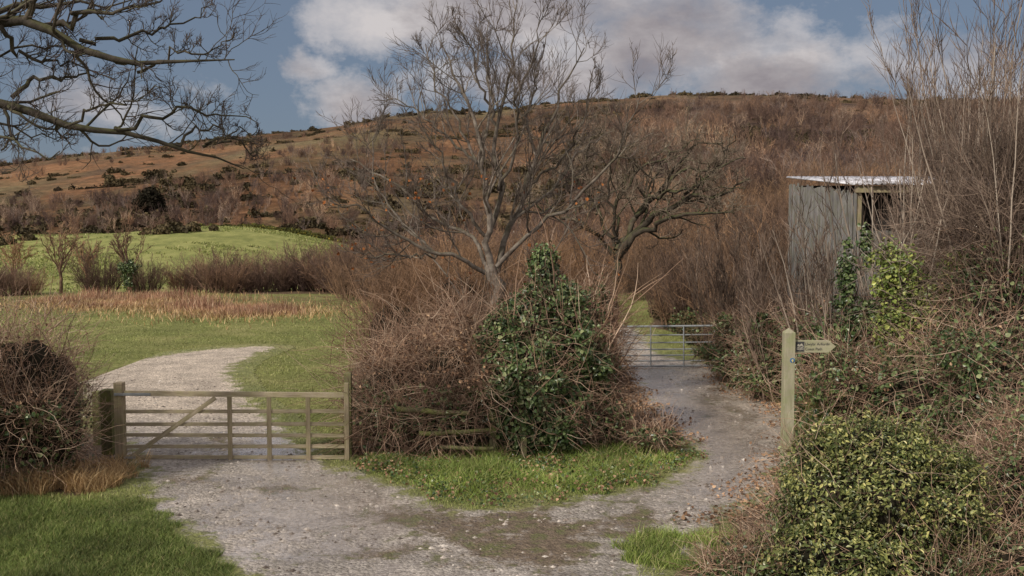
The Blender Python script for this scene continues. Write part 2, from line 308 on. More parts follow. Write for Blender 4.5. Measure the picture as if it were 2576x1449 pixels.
# ---------------------------------------------------------------- meta helpers
def tag(o,label=None,cat=None,kind=None,group=None):
    if label:o['label']=label
    if cat:o['category']=cat
    if kind:o['kind']=kind
    if group:o['group']=group
    return o
def empty(name,loc=(0,0,0),**k):
    o=bpy.data.objects.new(name,None); o.empty_display_size=.3; o.location=loc; COL.objects.link(o); return tag(o,**k)
def attrf(o,name,vals):
    a=o.data.attributes.new(name,'FLOAT','POINT'); a.data.foreach_set('value',np.asarray(vals,np.float32).ravel())
# ---------------------------------------------------------------- terrain
def geo(a,b,st,g):
    o=[a]
    while o[-1]<b: o.append(o[-1]+st); st*=g
    return o
xs=np.array(sorted(set([-v for v in geo(14,620,.3,1.035)]+list(np.arange(-14,14.01,.25))+geo(14,620,.3,1.035))))
ys=np.array(sorted(set(list(np.arange(-30,8,2.))+list(np.arange(8,40,.25))+geo(40,700,.3,1.018))))
def zones(x,y):
    isl=sdpoly(x,y,ISL); rt=sdpoly(x,y,RIGHT); lh=sdpoly(x,y,LEFTH)
    br=np.maximum.reduce([sstep(-.5,.3,isl),sstep(-.3,.5,rt),.8*sstep(-.5,.3,lh)])
    mx,my=gnd(160,1305); br=np.maximum(br,.36*np.exp(-((y-my-.25*np.sin(x*1.3))/.5)**2)*sstep(-3.,-3.8,x))
    br=np.maximum(br,sstep(55,60,y)*sstep(-21,-15,x))
    br=np.maximum(br,sstep(130,136,y))
    br=np.maximum(br,.45*sstep(42,47,y)*(1-sstep(55,58,y))*(x<-4))
    lush=sstep(60,66,y)
    return br,lush
def sheet(name,x,y,mask,mat,zoff=0.):
    X,Y=np.meshgrid(x,y); Z=hgt(X,Y)+zoff; nx=len(x); idx=np.arange(X.size).reshape(X.shape)
    q=np.stack([idx[:-1,:-1],idx[:-1,1:],idx[1:,1:],idx[1:,:-1]],-1).reshape(-1,4)
    cx=(X[:-1,:-1]+X[1:,1:])/2; cy=(Y[:-1,:-1]+Y[1:,1:])/2
    q=q[mask(cx.ravel(),cy.ravel())]
    u,inv=np.unique(q,return_inverse=True); V=np.stack([X.ravel(),Y.ravel(),Z.ravel()],1)[u]
    mb=MB(); mb.add(V,inv.reshape(-1,4),0,True); return mb.obj(name,[mat]),V
g,V=sheet('ground',xs,ys,lambda x,y:y<142,M_ground); br,lu=zones(V[:,0],V[:,1]); attrf(g,'brown',br); attrf(g,'lush',lu); tag(g,'grassy ground with meadow and pasture field','ground','structure')
h,V=sheet('hill',xs,ys,lambda x,y:y>=142,M_hill)
pxv=1288+2504*V[:,0]/V[:,1]
wd=sstep(1250,1700,pxv+150*vn(V[:,0],V[:,1],.03,9))*(1-.6*sstep(330,430,V[:,1])); attrf(h,'wood',wd); tag(h,'bracken covered hillside with scrub and bare woodland','hill','structure')
px_=np.arange(-11,9,.1); py_=np.arange(8.6,46,.1)
pth,V=sheet('gravel_path',px_,py_,lambda x,y:sdpoly(x,y,PATH)>-.7,M_path,.012)
sd=sdpoly(V[:,0],V[:,1],PATH); br,lu=zones(V[:,0],V[:,1]); attrf(pth,'brown',br); attrf(pth,'lush',lu); attrf(pth,'edge',np.clip(sd/.5,-1.2,1.2)*.5)
pp=1288+2504*V[:,0]/V[:,1]; qq=565+4*2504/V[:,1]
def gb(px,py,sx,sy): return np.exp(-((pp-px)/sx)**2-((qq-py)/sy)**2)
mud=.05+.62*gb(1350,1370,300,110)+.55*gb(460,1210,90,25)+.5*gb(700,1240,80,25)+.4*gb(1080,1320,200,40)+.5*gb(545,1120,40,70)+.4*gb(1650,1330,100,80)+.3*gb(850,1410,250,40)+.25*gb(1800,1000,60,60)+.2*gb(1700,1130,300,200)*np.cos(sd*5.2)
wet=.28+.6*gb(1740,1050,150,120)+.45*gb(1850,1150,110,70)+.5*gb(800,1310,320,130)+.6*gb(680,1140,80,50)+.4*gb(1720,1250,170,60)+.35*gb(1640,940,60,50)-.2*gb(1350,1370,200,60)
pale=sstep(17.5,22,V[:,1])*(V[:,0]<0); lane=.85*gb(1750,1050,260,200)*(V[:,0]>0)+.35*gb(750,1280,350,120)  # lane term: base colour lightened to stand in for wet reflections
attrf(pth,'pale',np.clip(pale+lane,0,1)); attrf(pth,'mud',mud-.2*pale); attrf(pth,'wet',wet-.2*pale); tag(pth,'wet stony gravel track forking towards two gates','path','structure')
# ---------------------------------------------------------------- grass
def grasspts(N,y0,y1,xr=.62):
    y=y0*(y1/y0)**rng.uniform(0,1,N); x=rng.uniform(-xr,xr,N)*y; return x,y
x,y=grasspts(420000,10.6,52)
br,_=zones(x,y); sd=sdpoly(x,y,PATH)
keep=(br+.35*vn(x,y,2.5,5)<.45)&(sd+.15*vn(x,y,4.,6)+.12*vn(x,y,11,8)<-.04)&~((y+.4*vn(x,y,2,7)+rng.normal(size=len(y))*.3<13.8)&(x<-2)); x=x[keep];y=y[keep]
mb=MB(); tuft=.75+.5*np.clip(vn(x,y,3,11)+.3*vn(x,y,9,12),-1,1)
hh=np.clip(.07*tuft*rng.uniform(.5,1.4,len(x)),.02,.3)*np.where(y>20,.8,1.); blades(mb,np.stack([x,y,hgt(x,y)],1),hh,.0055*np.maximum(y/12,1)**.8,.6)
tag(mb.obj('meadow_grass',[M_grass]),'short green meadow grass','grass','stuff')
n0=60000; y=rng.uniform(66,126,n0); x=rng.uniform(-.62,-.14,n0)*y; k=vn(x,y,.25,131)+.5*vn(x,y,.9,132)>.1; x=x[k];y=y[k]
mb=MB(); blades(mb,np.stack([x,y,hgt(x,y)],1),rng.uniform(.06,.2,len(x)),.09,.5); tag(mb.obj('field_grass',[M_grass]),'tussocky yellow green grass on the sloping field','grass','stuff')
b=np.array(BANK); N_=80000; x=rng.uniform(b[:,0].min()-.3,b[:,0].max()+.2,N_); y=rng.uniform(b[:,1].min()-.2,b[:,1].max()+.4,N_)
sd=sdpoly(x,y,BANK)+.3*vn(x,y,5,2); thin=vn(x,y,2.2,23)+.5*vn(x,y,6,24); k=(sd>0)&(rng.uniform(0,1,N_)<.65+.9*thin); x=x[k];y=y[k];sd=sd[k]
mb=MB(); hh=(.035+.09*sstep(0,.9,sd))*(1+.9*vn(x,y,3.5,21))*rng.uniform(.4,1.6,len(x)); z0=hgt(x,y)
blades(mb,np.stack([x,y,z0],1),hh,.009,.8)
k=rng.choice(len(x),2600); leaves(mb,np.stack([x[k],y[k],z0[k]+rng.uniform(.03,.12,2600)],1),.05,np.array([[0,0,1.]]),1)
k=rng.choice(len(x),2200); leaves(mb,np.stack([x[k],y[k],z0[k]+rng.uniform(.02,.1,2200)],1),.05,np.array([[0,0,1.]]),2)
tag(mb.obj('bank_grass',[M_grassB,M_ivy,M_dead]),'lush bright green grass tufts beside the track','grass','stuff')
x=rng.uniform(-8.5,-2.2,150000); y=rng.uniform(10.4,14.4,150000); sd=sdpoly(x,y,PATH)+.3*vn(x,y,3,31)+.15*vn(x,y,9,33); br,_=zones(x,y); k=(sd<-.1)&(br+.25*vn(x,y,4,35)+rng.normal(size=len(x))*.12<.45)&(y+rng.normal(size=len(x))*.3<14.1)
x=x[k];y=y[k]; mb=MB(); blades(mb,np.stack([x,y,hgt(x,y)],1),.06*rng.uniform(.4,1.5,len(x))*(1+.7*vn(x,y,3,32)),.0065,.7)
tag(mb.obj('verge_grass',[M_grassV]),'thick green verge grass beside the track','grass','stuff')
N_=80000; y=rng.uniform(42.5,56,N_); x=rng.uniform(-.56,-.10,N_)*y
pxr=1288+2504*x/y; tap=sstep(900,600,pxr)*sstep(40,220,pxr)
k=(vn(x,y,.35,41)+.7*vn(x,y,1.3,42)+rng.normal(size=N_)*.25 > .78-.95*tap*np.exp(-((y-46.5-1.8*np.sin(x*.25)+.08*(x+16))/1.7)**2)-.6*tap*np.exp(-((y-52.5)/1.3)**2))&(pxr<920)
x=x[k];y=y[k]; mb=MB(); blades(mb,np.stack([x,y,hgt(x,y)],1),rng.uniform(.1,.7,len(x))*np.clip(.8+.8*vn(x,y,.8,43),.2,1.5),.022,.22)
k=rng.choice(len(x),9000); xx=x[k]+rng.normal(size=9000)*2; yy=y[k]+rng.normal(size=9000)*2; blades(mb,np.stack([xx,yy,hgt(xx,yy)],1),rng.uniform(.1,.3,9000),.03,.5,1)
tag(mb.obj('dead_dock_stems',[M_reed,M_dry]),'strip of reddish brown dead dock stems across the meadow','reeds','stuff')
def tuftobj(name,cpx,cpy,rx_,ry_,n,h,mat,label,lean=.5,w=.008,th=-.25):
    cx,cy=gnd(cpx,cpy); a=rng.uniform(0,6.28,n); r=np.sqrt(rng.uniform(0,1,n)); x=cx+np.cos(a)*r*rx_; y=cy+np.sin(a)*r*ry_
    k=vn(x,y,5,99)+.5*vn(x,y,13,97)>th; x=x[k];y=y[k]; n=len(x)
    mb=MB(); blades(mb,np.stack([x,y,hgt(x,y)],1),h*rng.uniform(.2,1.4,n)*(1+.6*vn(x,y,4,98)),w,lean); return tag(mb.obj(name,[mat]),label,'grass','stuff')
tuftobj('dry_grass',90,1225,1.3,.6,7000,.30,M_dry,'straw coloured dry grass under the hedge',.6,.010,-.1)
tuftobj('dry_grass',270,1190,.7,.6,2600,.2,M_dry,'straw coloured dry grass under the hedge',.6,.009,0.)
tuftobj('dry_grass',2270,1105,1.7,.8,8000,.75,M_dry,'pale dry grass among the roadside growth',.45,.011)
tuftobj('roadside_grass',2200,1125,1.5,.8,5000,.85,M_ivyY,'yellow green grass among the roadside growth',.45,.009)
tuftobj('roadside_grass',1740,1390,1.0,.7,9000,.11,M_grassB,'green grass tufts at the edge of the brambles',.6,.007)
mb=MB(); n0=40000; y=rng.uniform(13.,30,n0); x=rng.uniform(-3.2,8,n0)
isl=sdpoly(x,y,ISL); rt=sdpoly(x,y,RIGHT); dens=np.maximum(sstep(-.5,.1,isl+.3*vn(x,y,3,61)),sstep(-.8,.2,rt+.35*vn(x,y,3,62))*(rt<1.5)); k=rng.uniform(0,1,n0)<dens
x=x[k];y=y[k]; leaves(mb,np.stack([x,y,hgt(x,y)+.03],1),.06,np.array([[0,0,1.]]),0)
tag(mb.obj('fallen_leaves',[M_dead]),'brown fallen leaves scattered under the hedges','fallen leaves','stuff')
mb=MB(); n0=9000; y=10.8*(26/10.8)**rng.uniform(0,1,n0); x=rng.uniform(-.5,.5,n0)*y; k=(sdpoly(x,y,PATH)>.1)&(vn(x,y,2.5,88)+.4*vn(x,y,8,89)>-.1); x=x[k];y=y[k]; z=hgt(x,y)+.012
o6=np.array([[1,0,0],[0,1,0],[-1,0,0],[0,-1,0],[0,0,.6],[0,0,-.6]],float); s=rng.uniform(.3,1,(len(x),1,1))**2.5*.042; V=np.stack([x,y,z],1)[:,None,:]+s*o6[None]*rng.uniform(.6,1.4,(len(x),6,3))
fb=np.array([[0,1,4],[1,2,4],[2,3,4],[3,0,4],[1,0,5],[2,1,5],[3,2,5],[0,3,5]]); mb.add(V.reshape(-1,3),(np.arange(len(x))[:,None,None]*6+fb[None]).reshape(-1,3))
M_stone=leafmat('loose_stone',[(0.,(.09,.07,.055)),(.6,(.22,.185,.155)),(1.,(.54,.49,.43))],.6,.3)
tag(mb.obj('loose_stones',[M_stone]),'small loose stones on the track','stones','stuff')
# ---------------------------------------------------------------- trees
def tree(name,limbs,K,lv,sides,mt,mtw,label,cat='tree',leafd=0,leafm=None,extra=None):
    P=np.stack([l[0] for l in limbs]); R=np.stack([l[1] for l in limbs])
    base=P[0,0]; e=empty(name,tuple(base),label=label,cat=cat)
    mb=MB(); tubes(mb,P,R,sides); P1,R1=P[1:],R[1:]
    cb=MB()
    for i,a in enumerate(lv):
        P1,R1=grow(P1,R1,**a)
        tubes(mb if i==0 else cb,P1,R1,5 if i==0 else 3,0)
    if leafd:
        i=rng.choice(np.where(P1[:,-1,2]<5)[0],leafd); leaves(cb,P1[i,-1],.07,None,1,droop=1.)
    if extra: extra(cb)
    t=mb.obj('trunk',[mt],e,loc=tuple(base)); t.location=(0,0,0)
    c=cb.obj('crown',[mtw]+([leafm] if leafm else []),e,loc=tuple(base)); c.location=(0,0,0)
    return e
def L_(pts,d,r0,r1,dd=0.,K=16,jit=.035):
    n=len(pts); q=[at(px,py,d+dd*i/(n-1)) for i,(px,py) in enumerate(pts)]; return limb(q,r0,r1,K,jit)
d=20.
lim=[L_([(1265,1068),(1258,900),(1256,765),(1242,705),(1232,670)],d,.165,.12),
 L_([(1240,695),(1180,665),(1110,640),(1010,600),(960,560),(900,525),(830,505)],d,.052,.010,-1.5),
 L_([(1232,680),(1200,600),(1120,570),(1060,520),(1000,460),(920,430),(880,400)],d,.047,.010,1.),
 L_([(1238,690),(1225,620),(1235,540),(1215,450),(1210,380),(1195,300),(1150,200),(1110,110)],d,.075,.011,-.8),
 L_([(1232,580),(1265,480),(1240,400),(1255,300),(1290,180),(1285,80),(1300,10)],d,.06,.010,.5),
 L_([(1248,690),(1262,600),(1300,540),(1330,460),(1350,380),(1400,280),(1420,200),(1470,120)],d,.07,.010,1.2),
 L_([(1250,670),(1310,610),(1350,570),(1450,500),(1520,420),(1580,330),(1610,240)],d,.052,.010,-1.),
 L_([(1213,420),(1150,370),(1080,300),(1030,260),(975,250)],d,.036,.008,1.),
 L_([(1252,320),(1210,220),(1190,130),(1150,60)],d+.3,.033,.008,-.5),
 L_([(1348,390),(1320,300),(1350,200),(1375,80)],d+.7,.033,.008,.5),
 L_([(1120,643),(1050,650),(980,640),(900,645)],d-.3,.028,.008,-.8),
 L_([(1330,465),(1420,400),(1470,300),(1490,190)],d+.6,.033,.008,-.6),
 L_([(1225,600),(1150,500),(1120,400),(1060,330),(1060,230)],d,.038,.008,-1.2),
 L_([(1300,545),(1400,470),(1450,380),(1540,330)],d+.3,.035,.008,1.2),
 L_([(1218,440),(1160,310),(1100,230),(1070,110)],d,.033,.008,.6),
 L_([(1255,480),(1300,370),(1300,260),(1350,130),(1360,50)],d,.038,.008,-.8),
 L_([(1210,380),(1240,260),(1220,160),(1230,50)],d-.2,.033,.008,.8),
 L_([(1100,645),(1010,560),(950,480),(930,390),(960,300)],d-.3,.03,.007,.8),
 L_([(1245,1060),(1215,900),(1190,780),(1130,700),(1050,600),(1010,520)],d+.8,.04,.008,.8),
 L_([(1290,1060),(1310,860),(1340,720),(1400,620),(1440,540)],d+.8,.04,.008,-.5)]
tree('bare_tree',lim,16,[dict(n=12,L=.36,ang=.7,K=8,jit=.18,up=.11,rr=.5,t0=.2,rmin=.0085),dict(n=7,L=.55,ang=.6,K=6,jit=.15,up=.09,rr=.65,rmin=.006,lmax=1.),dict(n=5,L=.65,ang=.6,K=4,jit=.14,up=.09,rr=.75,rmin=.0045,lmax=.42)],7,M_barkC,M_twigC,'bare winter tree with pale branching limbs rising from the hedge',leafd=160,leafm=M_orange)
d=26.
lim=[L_([(1545,952),(1540,860),(1545,780),(1550,690),(1555,630)],d,.14,.10),
 L_([(1555,650),(1620,560),(1680,525),(1730,490),(1790,505),(1850,460),(1885,450)],d,.11,.02,-.5,16,.07),
 L_([(1550,630),(1600,540),(1650,485),(1700,440),(1780,430),(1870,395)],d,.09,.017,1.,16,.07),
 L_([(1550,610),(1560,500),(1600,430),(1680,380),(1760,350)],d,.055,.014,.6,16,.06),
 L_([(1550,650),(1480,570),(1420,545),(1350,520),(1300,510)],d,.07,.016,-.5,16,.06),
 L_([(1545,620),(1500,520),(1450,450),(1400,400),(1370,350)],d,.05,.012,1.,16,.05),
 L_([(1550,600),(1530,480),(1540,400),(1590,330)],d,.045,.012,-1.,16,.05),
 L_([(1560,640),(1640,565),(1700,550),(1750,530),(1810,540),(1850,520)],d,.09,.016,-1.5,16,.06),
 L_([(1600,545),(1640,500),(1720,480),(1800,450)],d,.06,.014,-1.,16,.06),
 L_([(1640,500),(1700,420),(1740,370),(1820,360)],d+.4,.045,.012,-1.,16,.05),
 L_([(1720,490),(1770,460),(1820,400),(1850,340)],d-.3,.045,.012,-.5,16,.05),
 L_([(1500,540),(1470,440),(1480,370),(1520,310)],d+.4,.04,.012,-1.,16,.05)]
tree('oak_tree',lim,16,[dict(n=11,L=.34,ang=.75,K=8,jit=.33,up=.10,rr=.5,t0=.2,rmin=.012),dict(n=8,L=.6,ang=.75,K=6,jit=.25,up=.10,rr=.6,rmin=.008,lmax=1.),dict(n=5,L=.65,ang=.75,K=4,jit=.2,up=.08,rr=.75,rmin=.006,lmax=.5)],7,M_barkR,M_twigR,'low spreading oak with twisted mossy limbs above the lane')
d=12.
lim=[limb([(-9.4,12.6,-.1),(-9.3,12.5,2),(-9.2,12.4,4),(-8.9,12.2,6),(-8.8,12.,7.6)],.42,.26),
 L_([(-560,260),(-300,150),(-60,72),(60,52),(140,60),(200,100),(270,150),(345,182),(400,155),(480,165),(590,150)],d,.12,.007,-.6),
 L_([(-560,330),(-300,250),(-60,232),(30,245),(90,275),(170,318),(290,322),(350,345),(430,362),(520,372),(560,410),(615,425)],d,.10,.007,.8),
 L_([(-560,200),(-250,60),(-20,40),(60,5),(150,-5),(250,30),(330,0)],d,.08,.008,.8),
 L_([(-540,380),(-250,340),(-30,330),(30,350),(70,390),(120,410),(150,380)],d,.045,.005,-1.),
 L_([(140,60),(200,40),(300,25),(420,-10)],d-.3,.035,.006,-.5),
 L_([(60,52),(90,0),(130,-70),(200,-120)],d-.2,.045,.01,-.5),
 L_([(200,100),(290,95),(380,75),(470,60),(540,10)],d-.3,.026,.005,.4),
 L_([(290,322),(380,295),(450,270),(540,285),(650,310)],d+.4,.026,.005,-.4),
 L_([(510,370),(590,350),(620,370),(665,400)],d+.6,.02,.005,.3),
 L_([(30,245),(100,190),(160,200),(230,180),(290,215)],d+.2,.03,.005,.3),
 L_([(0,65),(40,130),(110,160),(170,150),(240,190)],d-.2,.03,.005,.8),
 L_([(-300,300),(-100,300),(0,290),(60,330),(110,350),(170,330)],d-.2,.03,.005,.8),
 L_([(-300,100),(-100,110),(0,130),(70,110),(160,120),(250,100)],d+.4,.03,.005,.4),
 L_([(345,182),(430,130),(500,140),(580,100)],d-.3,.02,.005,-.3),
 L_([(170,318),(240,270),(330,260),(400,220)],d+.3,.02,.005,-.6),
 L_([(430,362),(500,320),(580,330),(660,345)],d+.6,.02,.005,.4)]
tree('overhanging_oak',lim,16,[dict(n=13,L=.22,ang=.85,K=9,jit=.25,up=.12,rr=.45,t0=.3,rmin=.006,lmax=1.2),dict(n=6,L=.6,ang=.75,K=6,jit=.22,up=.11,rr=.65,rmin=.0042,lmax=.6),dict(n=4,L=.65,ang=.7,K=4,jit=.18,up=.10,rr=.75,rmin=.003,lmax=.28)],8,M_barkO,M_twigO,'large bare oak with mossy limbs reaching over the grass')
# ---------------------------------------------------------------- multi stem hazels
def hazel(name,cx,cy,n,h,spread,rad,mt,label,r0=.03,twm=None,lean=(0,0),subs=(9,6),group=None,rm=(.008,.006)):
    z=float(hgt(cx,cy)); e=empty(name,(cx,cy,z),label=label,cat='tree',group=group)
    a=rng.uniform(0,6.28,n); r=rad*np.sqrt(rng.uniform(0,1,n)); pos=np.stack([np.cos(a)*r,np.sin(a)*r,0*a-.1],1)
    d=norm(np.stack([np.cos(a)*spread*rng.uniform(.1,1,n)+lean[0],np.sin(a)*spread*rng.uniform(.1,1,n)+lean[1],np.ones(n)],1))
    P,R=walk(pos,d,h*rng.uniform(.6,1.05,n),r0*rng.uniform(.5,1.4,n),12,.05,.03,.8)
    mb=MB(); tubes(mb,P,R,5); cb=MB()
    P1,R1=grow(P,R,subs[0]+5,.24,.42,6,.09,.12,.55,.2,rm[0],1.7); tubes(cb,P1,R1,3)
    P2,R2=grow(P1,R1,subs[1],.5,.45,4,.11,.10,.75,.1,rm[1],.7); tubes(cb,P2,R2,3)
    mb.obj('trunk',[mt],e); cb.obj('crown',[twm or mt],e); return e
def gx(px,d): return (px-CX)/F*d
hz='leafless multi stemmed hazel tree behind the roadside hedge'
for (px,d,n,hh,sp,lean,r0,sb) in [(2160,19.2,16,5.4,.30,(-.03,0),.036,(3,4)),(2090,21,12,4.8,.35,(-.04,0),.028,(3,4)),(2240,20.,14,5.4,.3,(0,0),.030,(2,4)),(2350,20.5,14,7.2,.30,(0,0),.030,(5,5)),(2470,19,20,7.6,.28,(0,0),.028,(7,6)),(2600,20,20,8.2,.28,(-.05,0),.028,(7,6)),(2420,22,16,7.8,.35,(0,0),.028,(7,6)),(2560,17.5,18,6.9,.3,(-.03,0),.028,(7,6)),(2500,23,18,8.6,.3,(0,0),.028,(7,6)),(2360,24,12,7.2,.3,(0,0),.028,(6,6))]:
    hazel('hazel_tree',gx(px,d),d,n,hh,sp,.5,M_sap,hz,r0,M_purp,lean,sb,group='hazel trees along the lane',rm=(.0085,.0062))
for px,d,h_ in((1955,24.5,4.0),(1900,27,4.4),(1830,30,4.4),(2005,23.5,3.5),(1975,22.5,3.2)):
    hazel('thorn_bush',gx(px,d),d,20,h_,.4,.6,M_purp,'dark leafless thorn thicket beside the barn',.02,M_purp,(0,0),(8,5),group='thorn bushes beside the lane',rm=(.0095,.007))
# ---------------------------------------------------------------- central hedge
def B(px,py,d,rx_,ry_,rz_): return (*at(px,py,d),rx_,ry_,rz_)
bl=[B(985,1010,18.,.75,.9,1.1),B(1130,970,18.2,.95,1.2,1.25),B(1050,910,18.8,.7,.8,.7),B(1190,900,18.8,.7,.8,.9),B(960,1060,17.5,.45,.5,.55),B(1120,1060,17.4,.85,.55,.55)]
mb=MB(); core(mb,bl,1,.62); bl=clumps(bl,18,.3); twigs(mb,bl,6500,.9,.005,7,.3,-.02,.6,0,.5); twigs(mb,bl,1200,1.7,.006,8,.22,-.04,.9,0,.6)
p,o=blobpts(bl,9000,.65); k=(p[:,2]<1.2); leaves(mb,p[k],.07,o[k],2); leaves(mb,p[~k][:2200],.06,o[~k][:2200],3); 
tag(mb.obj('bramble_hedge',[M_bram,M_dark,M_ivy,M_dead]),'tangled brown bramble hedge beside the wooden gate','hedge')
bl=[B(1368,675,18.2,.27,.3,.48),B(1390,755,18.,.52,.42,.45),B(1330,840,17.8,.72,.55,.62),B(1315,940,17.4,.75,.6,.72),B(1330,1040,17.2,.75,.5,.5),B(1440,880,17.7,.5,.6,.8),B(1420,1010,17.4,.5,.5,.65),B(1270,850,17.6,.42,.4,.5)]
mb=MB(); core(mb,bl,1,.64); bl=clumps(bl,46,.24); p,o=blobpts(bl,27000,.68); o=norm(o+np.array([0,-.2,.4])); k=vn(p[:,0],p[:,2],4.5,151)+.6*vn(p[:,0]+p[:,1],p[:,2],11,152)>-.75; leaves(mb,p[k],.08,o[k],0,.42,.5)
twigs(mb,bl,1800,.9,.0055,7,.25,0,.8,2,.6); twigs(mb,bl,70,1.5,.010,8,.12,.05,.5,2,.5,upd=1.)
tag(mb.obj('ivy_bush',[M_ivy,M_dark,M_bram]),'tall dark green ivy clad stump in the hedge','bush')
bl=[B(1495,830,18.3,.34,.6,.9),B(1505,950,18.,.38,.6,.85),B(1530,1050,17.7,.40,.45,.42),B(1440,1060,17.4,.45,.4,.4),B(1640,1095,17.1,.45,.35,.14)]
mb=MB(); core(mb,bl[:4],1,.6); twigs(mb,bl,3200,.6,.0055,7,.3,-.03,.5,0,.5); twigs(mb,bl[:2],80,1.6,.012,8,.12,.05,.4,0,.3,upd=1.4)
p,o=blobpts(bl,4600,.7); leaves(mb,p,.065,o,2); leaves(mb,p[:900]+.03,.06,o[:900],3)
tag(mb.obj('bramble_bush',[M_bram,M_dark,M_ivy,M_dead]),'brown bramble thicket beside the stony lane','bush')
bl=[B(1000,850,23,1.2,1.2,1.4),B(1150,800,24,1.4,1.2,1.8),B(1400,800,24,1.3,1.2,2.0),B(1490,850,25,.7,1.,1.3)]
mb=MB(); core(mb,bl,1,.55); twigs(mb,bl,3500,1.3,.008,7,.2,.05,.5,0,.4,2,.6)
tag(mb.obj('blackthorn_thicket',[M_bgT,M_dark]),'leafless reddish brown thicket beneath the bare tree','bush')
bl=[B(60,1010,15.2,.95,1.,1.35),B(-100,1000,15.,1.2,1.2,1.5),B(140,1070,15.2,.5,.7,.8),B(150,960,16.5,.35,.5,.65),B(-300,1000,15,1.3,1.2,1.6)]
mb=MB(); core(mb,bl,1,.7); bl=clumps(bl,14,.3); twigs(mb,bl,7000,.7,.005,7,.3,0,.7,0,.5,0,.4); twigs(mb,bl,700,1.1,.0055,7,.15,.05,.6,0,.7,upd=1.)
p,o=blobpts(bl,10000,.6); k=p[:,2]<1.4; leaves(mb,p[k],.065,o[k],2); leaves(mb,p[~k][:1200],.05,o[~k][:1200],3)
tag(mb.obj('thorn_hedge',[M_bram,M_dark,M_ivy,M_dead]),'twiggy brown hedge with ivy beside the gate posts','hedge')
bl=[B(1890,900,25,1.0,.9,.95),B(1960,900,23,.9,.9,1.0),B(1850,890,27,.35,.5,.7),B(1930,955,22.5,.6,.5,.3)]
mb=MB(); core(mb,bl,1,.64); bl=clumps(bl,14,.3); twigs(mb,bl,3500,.8,.007,6,.3,0,.6,0,.5); p,o=blobpts(bl,9000,.7); leaves(mb,p,.09,norm(o+[0,0,.5]),2)
tag(mb.obj('lane_hedge',[M_bram,M_dark,M_ivy]),'dark green and brown hedge bank beside the steel gate','hedge')
bl=[B(2090,900,20,.85,.9,1.2),B(2250,920,19,1.1,.9,1.3),B(2400,900,18,1.0,1.,1.7),B(2530,880,17,1.0,1.,1.9),B(2170,1010,17.5,1.0,.8,.65),B(2330,1010,16.5,1.,.8,.85),B(2500,1020,15.5,.9,.8,1.2)]
mb=MB(); core(mb,bl,1,.66); bl=clumps(bl,26,.4); twigs(mb,bl,7000,1.1,.0058,7,.28,0,.6,0,.5); p,o=blobpts(bl,22000,.65); leaves(mb,p,.075,norm(o+[0,0,.4]),2); leaves(mb,p[:1800]+o[:1800]*.05,.055,o[:1800],3)
tag(mb.obj('roadside_hedge',[M_bram,M_dark,M_ivy,M_dead]),'dense tangled hedge with ivy behind the signpost','hedge')
bl=[B(2530,650,17.5,1.1,1.1,1.9),B(2430,700,19.5,.9,1.,1.6),B(2640,560,18,1.2,1.2,2.2)]
mb=MB(); twigs(mb,bl,3000,1.5,.0075,8,.24,0,.6,0,.3,3,.5)
tag(mb.obj('hawthorn_thicket',[M_purp]),'high leafless hawthorn thicket of thin grey brown twigs','bush')
bl=[B(2270,690,18.,.45,.4,.55),B(2260,800,18.,.5,.4,.6),B(2330,760,18.,.45,.4,.6),B(2300,850,17.8,.6,.4,.5),B(2400,700,18.,.35,.3,.45),B(2235,640,18.,.2,.2,.3)]
mb=MB(); bl=clumps(bl,16,.22); p,o=blobpts(bl,5200,.45); leaves(mb,p,.075,norm(o+[0,-.3,.5]),0,.42,.5); twigs(mb,bl,250,1.,.008,7,.15,.05,.4,1,.2)
tag(mb.obj('ivy_tree',[M_ivyY,M_sap]),'bright yellow green ivy climbing over a small tree','bush')
bl=[B(2130,700,18.8,.20,.25,.6),B(2160,820,18.7,.4,.3,.5),B(2080,850,19.2,.35,.3,.35),B(2180,620,18.8,.12,.15,.5)]
mb=MB(); bl=clumps(bl,10,.14); p,o=blobpts(bl,2200,.4); leaves(mb,p,.075,norm(o+[0,-.3,.5]),0,.42,.5)
tag(mb.obj('ivy',[M_ivy]),'dark ivy clinging to the lower hazel stems','ivy')
bl=[B(2210,1280,10.9,.95,.9,.88),B(2080,1290,10.8,.5,.6,.60),B(2340,1320,10.9,.68,.8,.78),B(2200,1150,11.,.62,.6,.42),B(2100,1160,11.2,.42,.5,.33),B(2120,1420,10.4,.8,.7,.5),B(2320,1180,11.2,.40,.4,.35)]
mb=MB(); core(mb,bl,1,.74); bl0=bl; bl=clumps(bl,44,.19); p,o=blobpts(bl,44000,.76); leaves(mb,p,.052,norm(o+[0,-.1,.6]),0,.24,-.4)
kk=np.where((o[:,2]+.35*o[:,1]*-1>.32)&(rng.uniform(0,1,len(p))<.45)&(vn(p[:,0],p[:,2]+p[:,1],5,141)>-.28))[0]; leaves(mb,p[kk]+o[kk]*.025,.054,norm(o[kk]+[0,-.1,.7]),3,.24,-.5)
twigs(mb,bl,800,.45,.004,5,.2,.1,.9,2,.75); twigs(mb,bl0,120,1.1,.0045,8,.2,-.03,.9,2,.85)
tag(mb.obj('evergreen_shrub',[M_shrub,M_dark,M_bram,M_tip]),'rounded evergreen shrub with yellow green leaf tips','bush')
bl=[B(1930,1420,10.9,.6,.6,.34),B(1840,1450,10.8,.45,.5,.2),B(2000,1340,11.4,.42,.5,.42),B(2010,1190,12.4,.25,.3,.4)]
mb=MB(); twigs(mb,bl,1900,.65,.0042,7,.28,-.02,.6,0,.2); p,o=blobpts(bl,6500,.3); leaves(mb,p,.05,norm(o+[0,0,.8]),2); leaves(mb,p[:600],.05,o[:600],3)
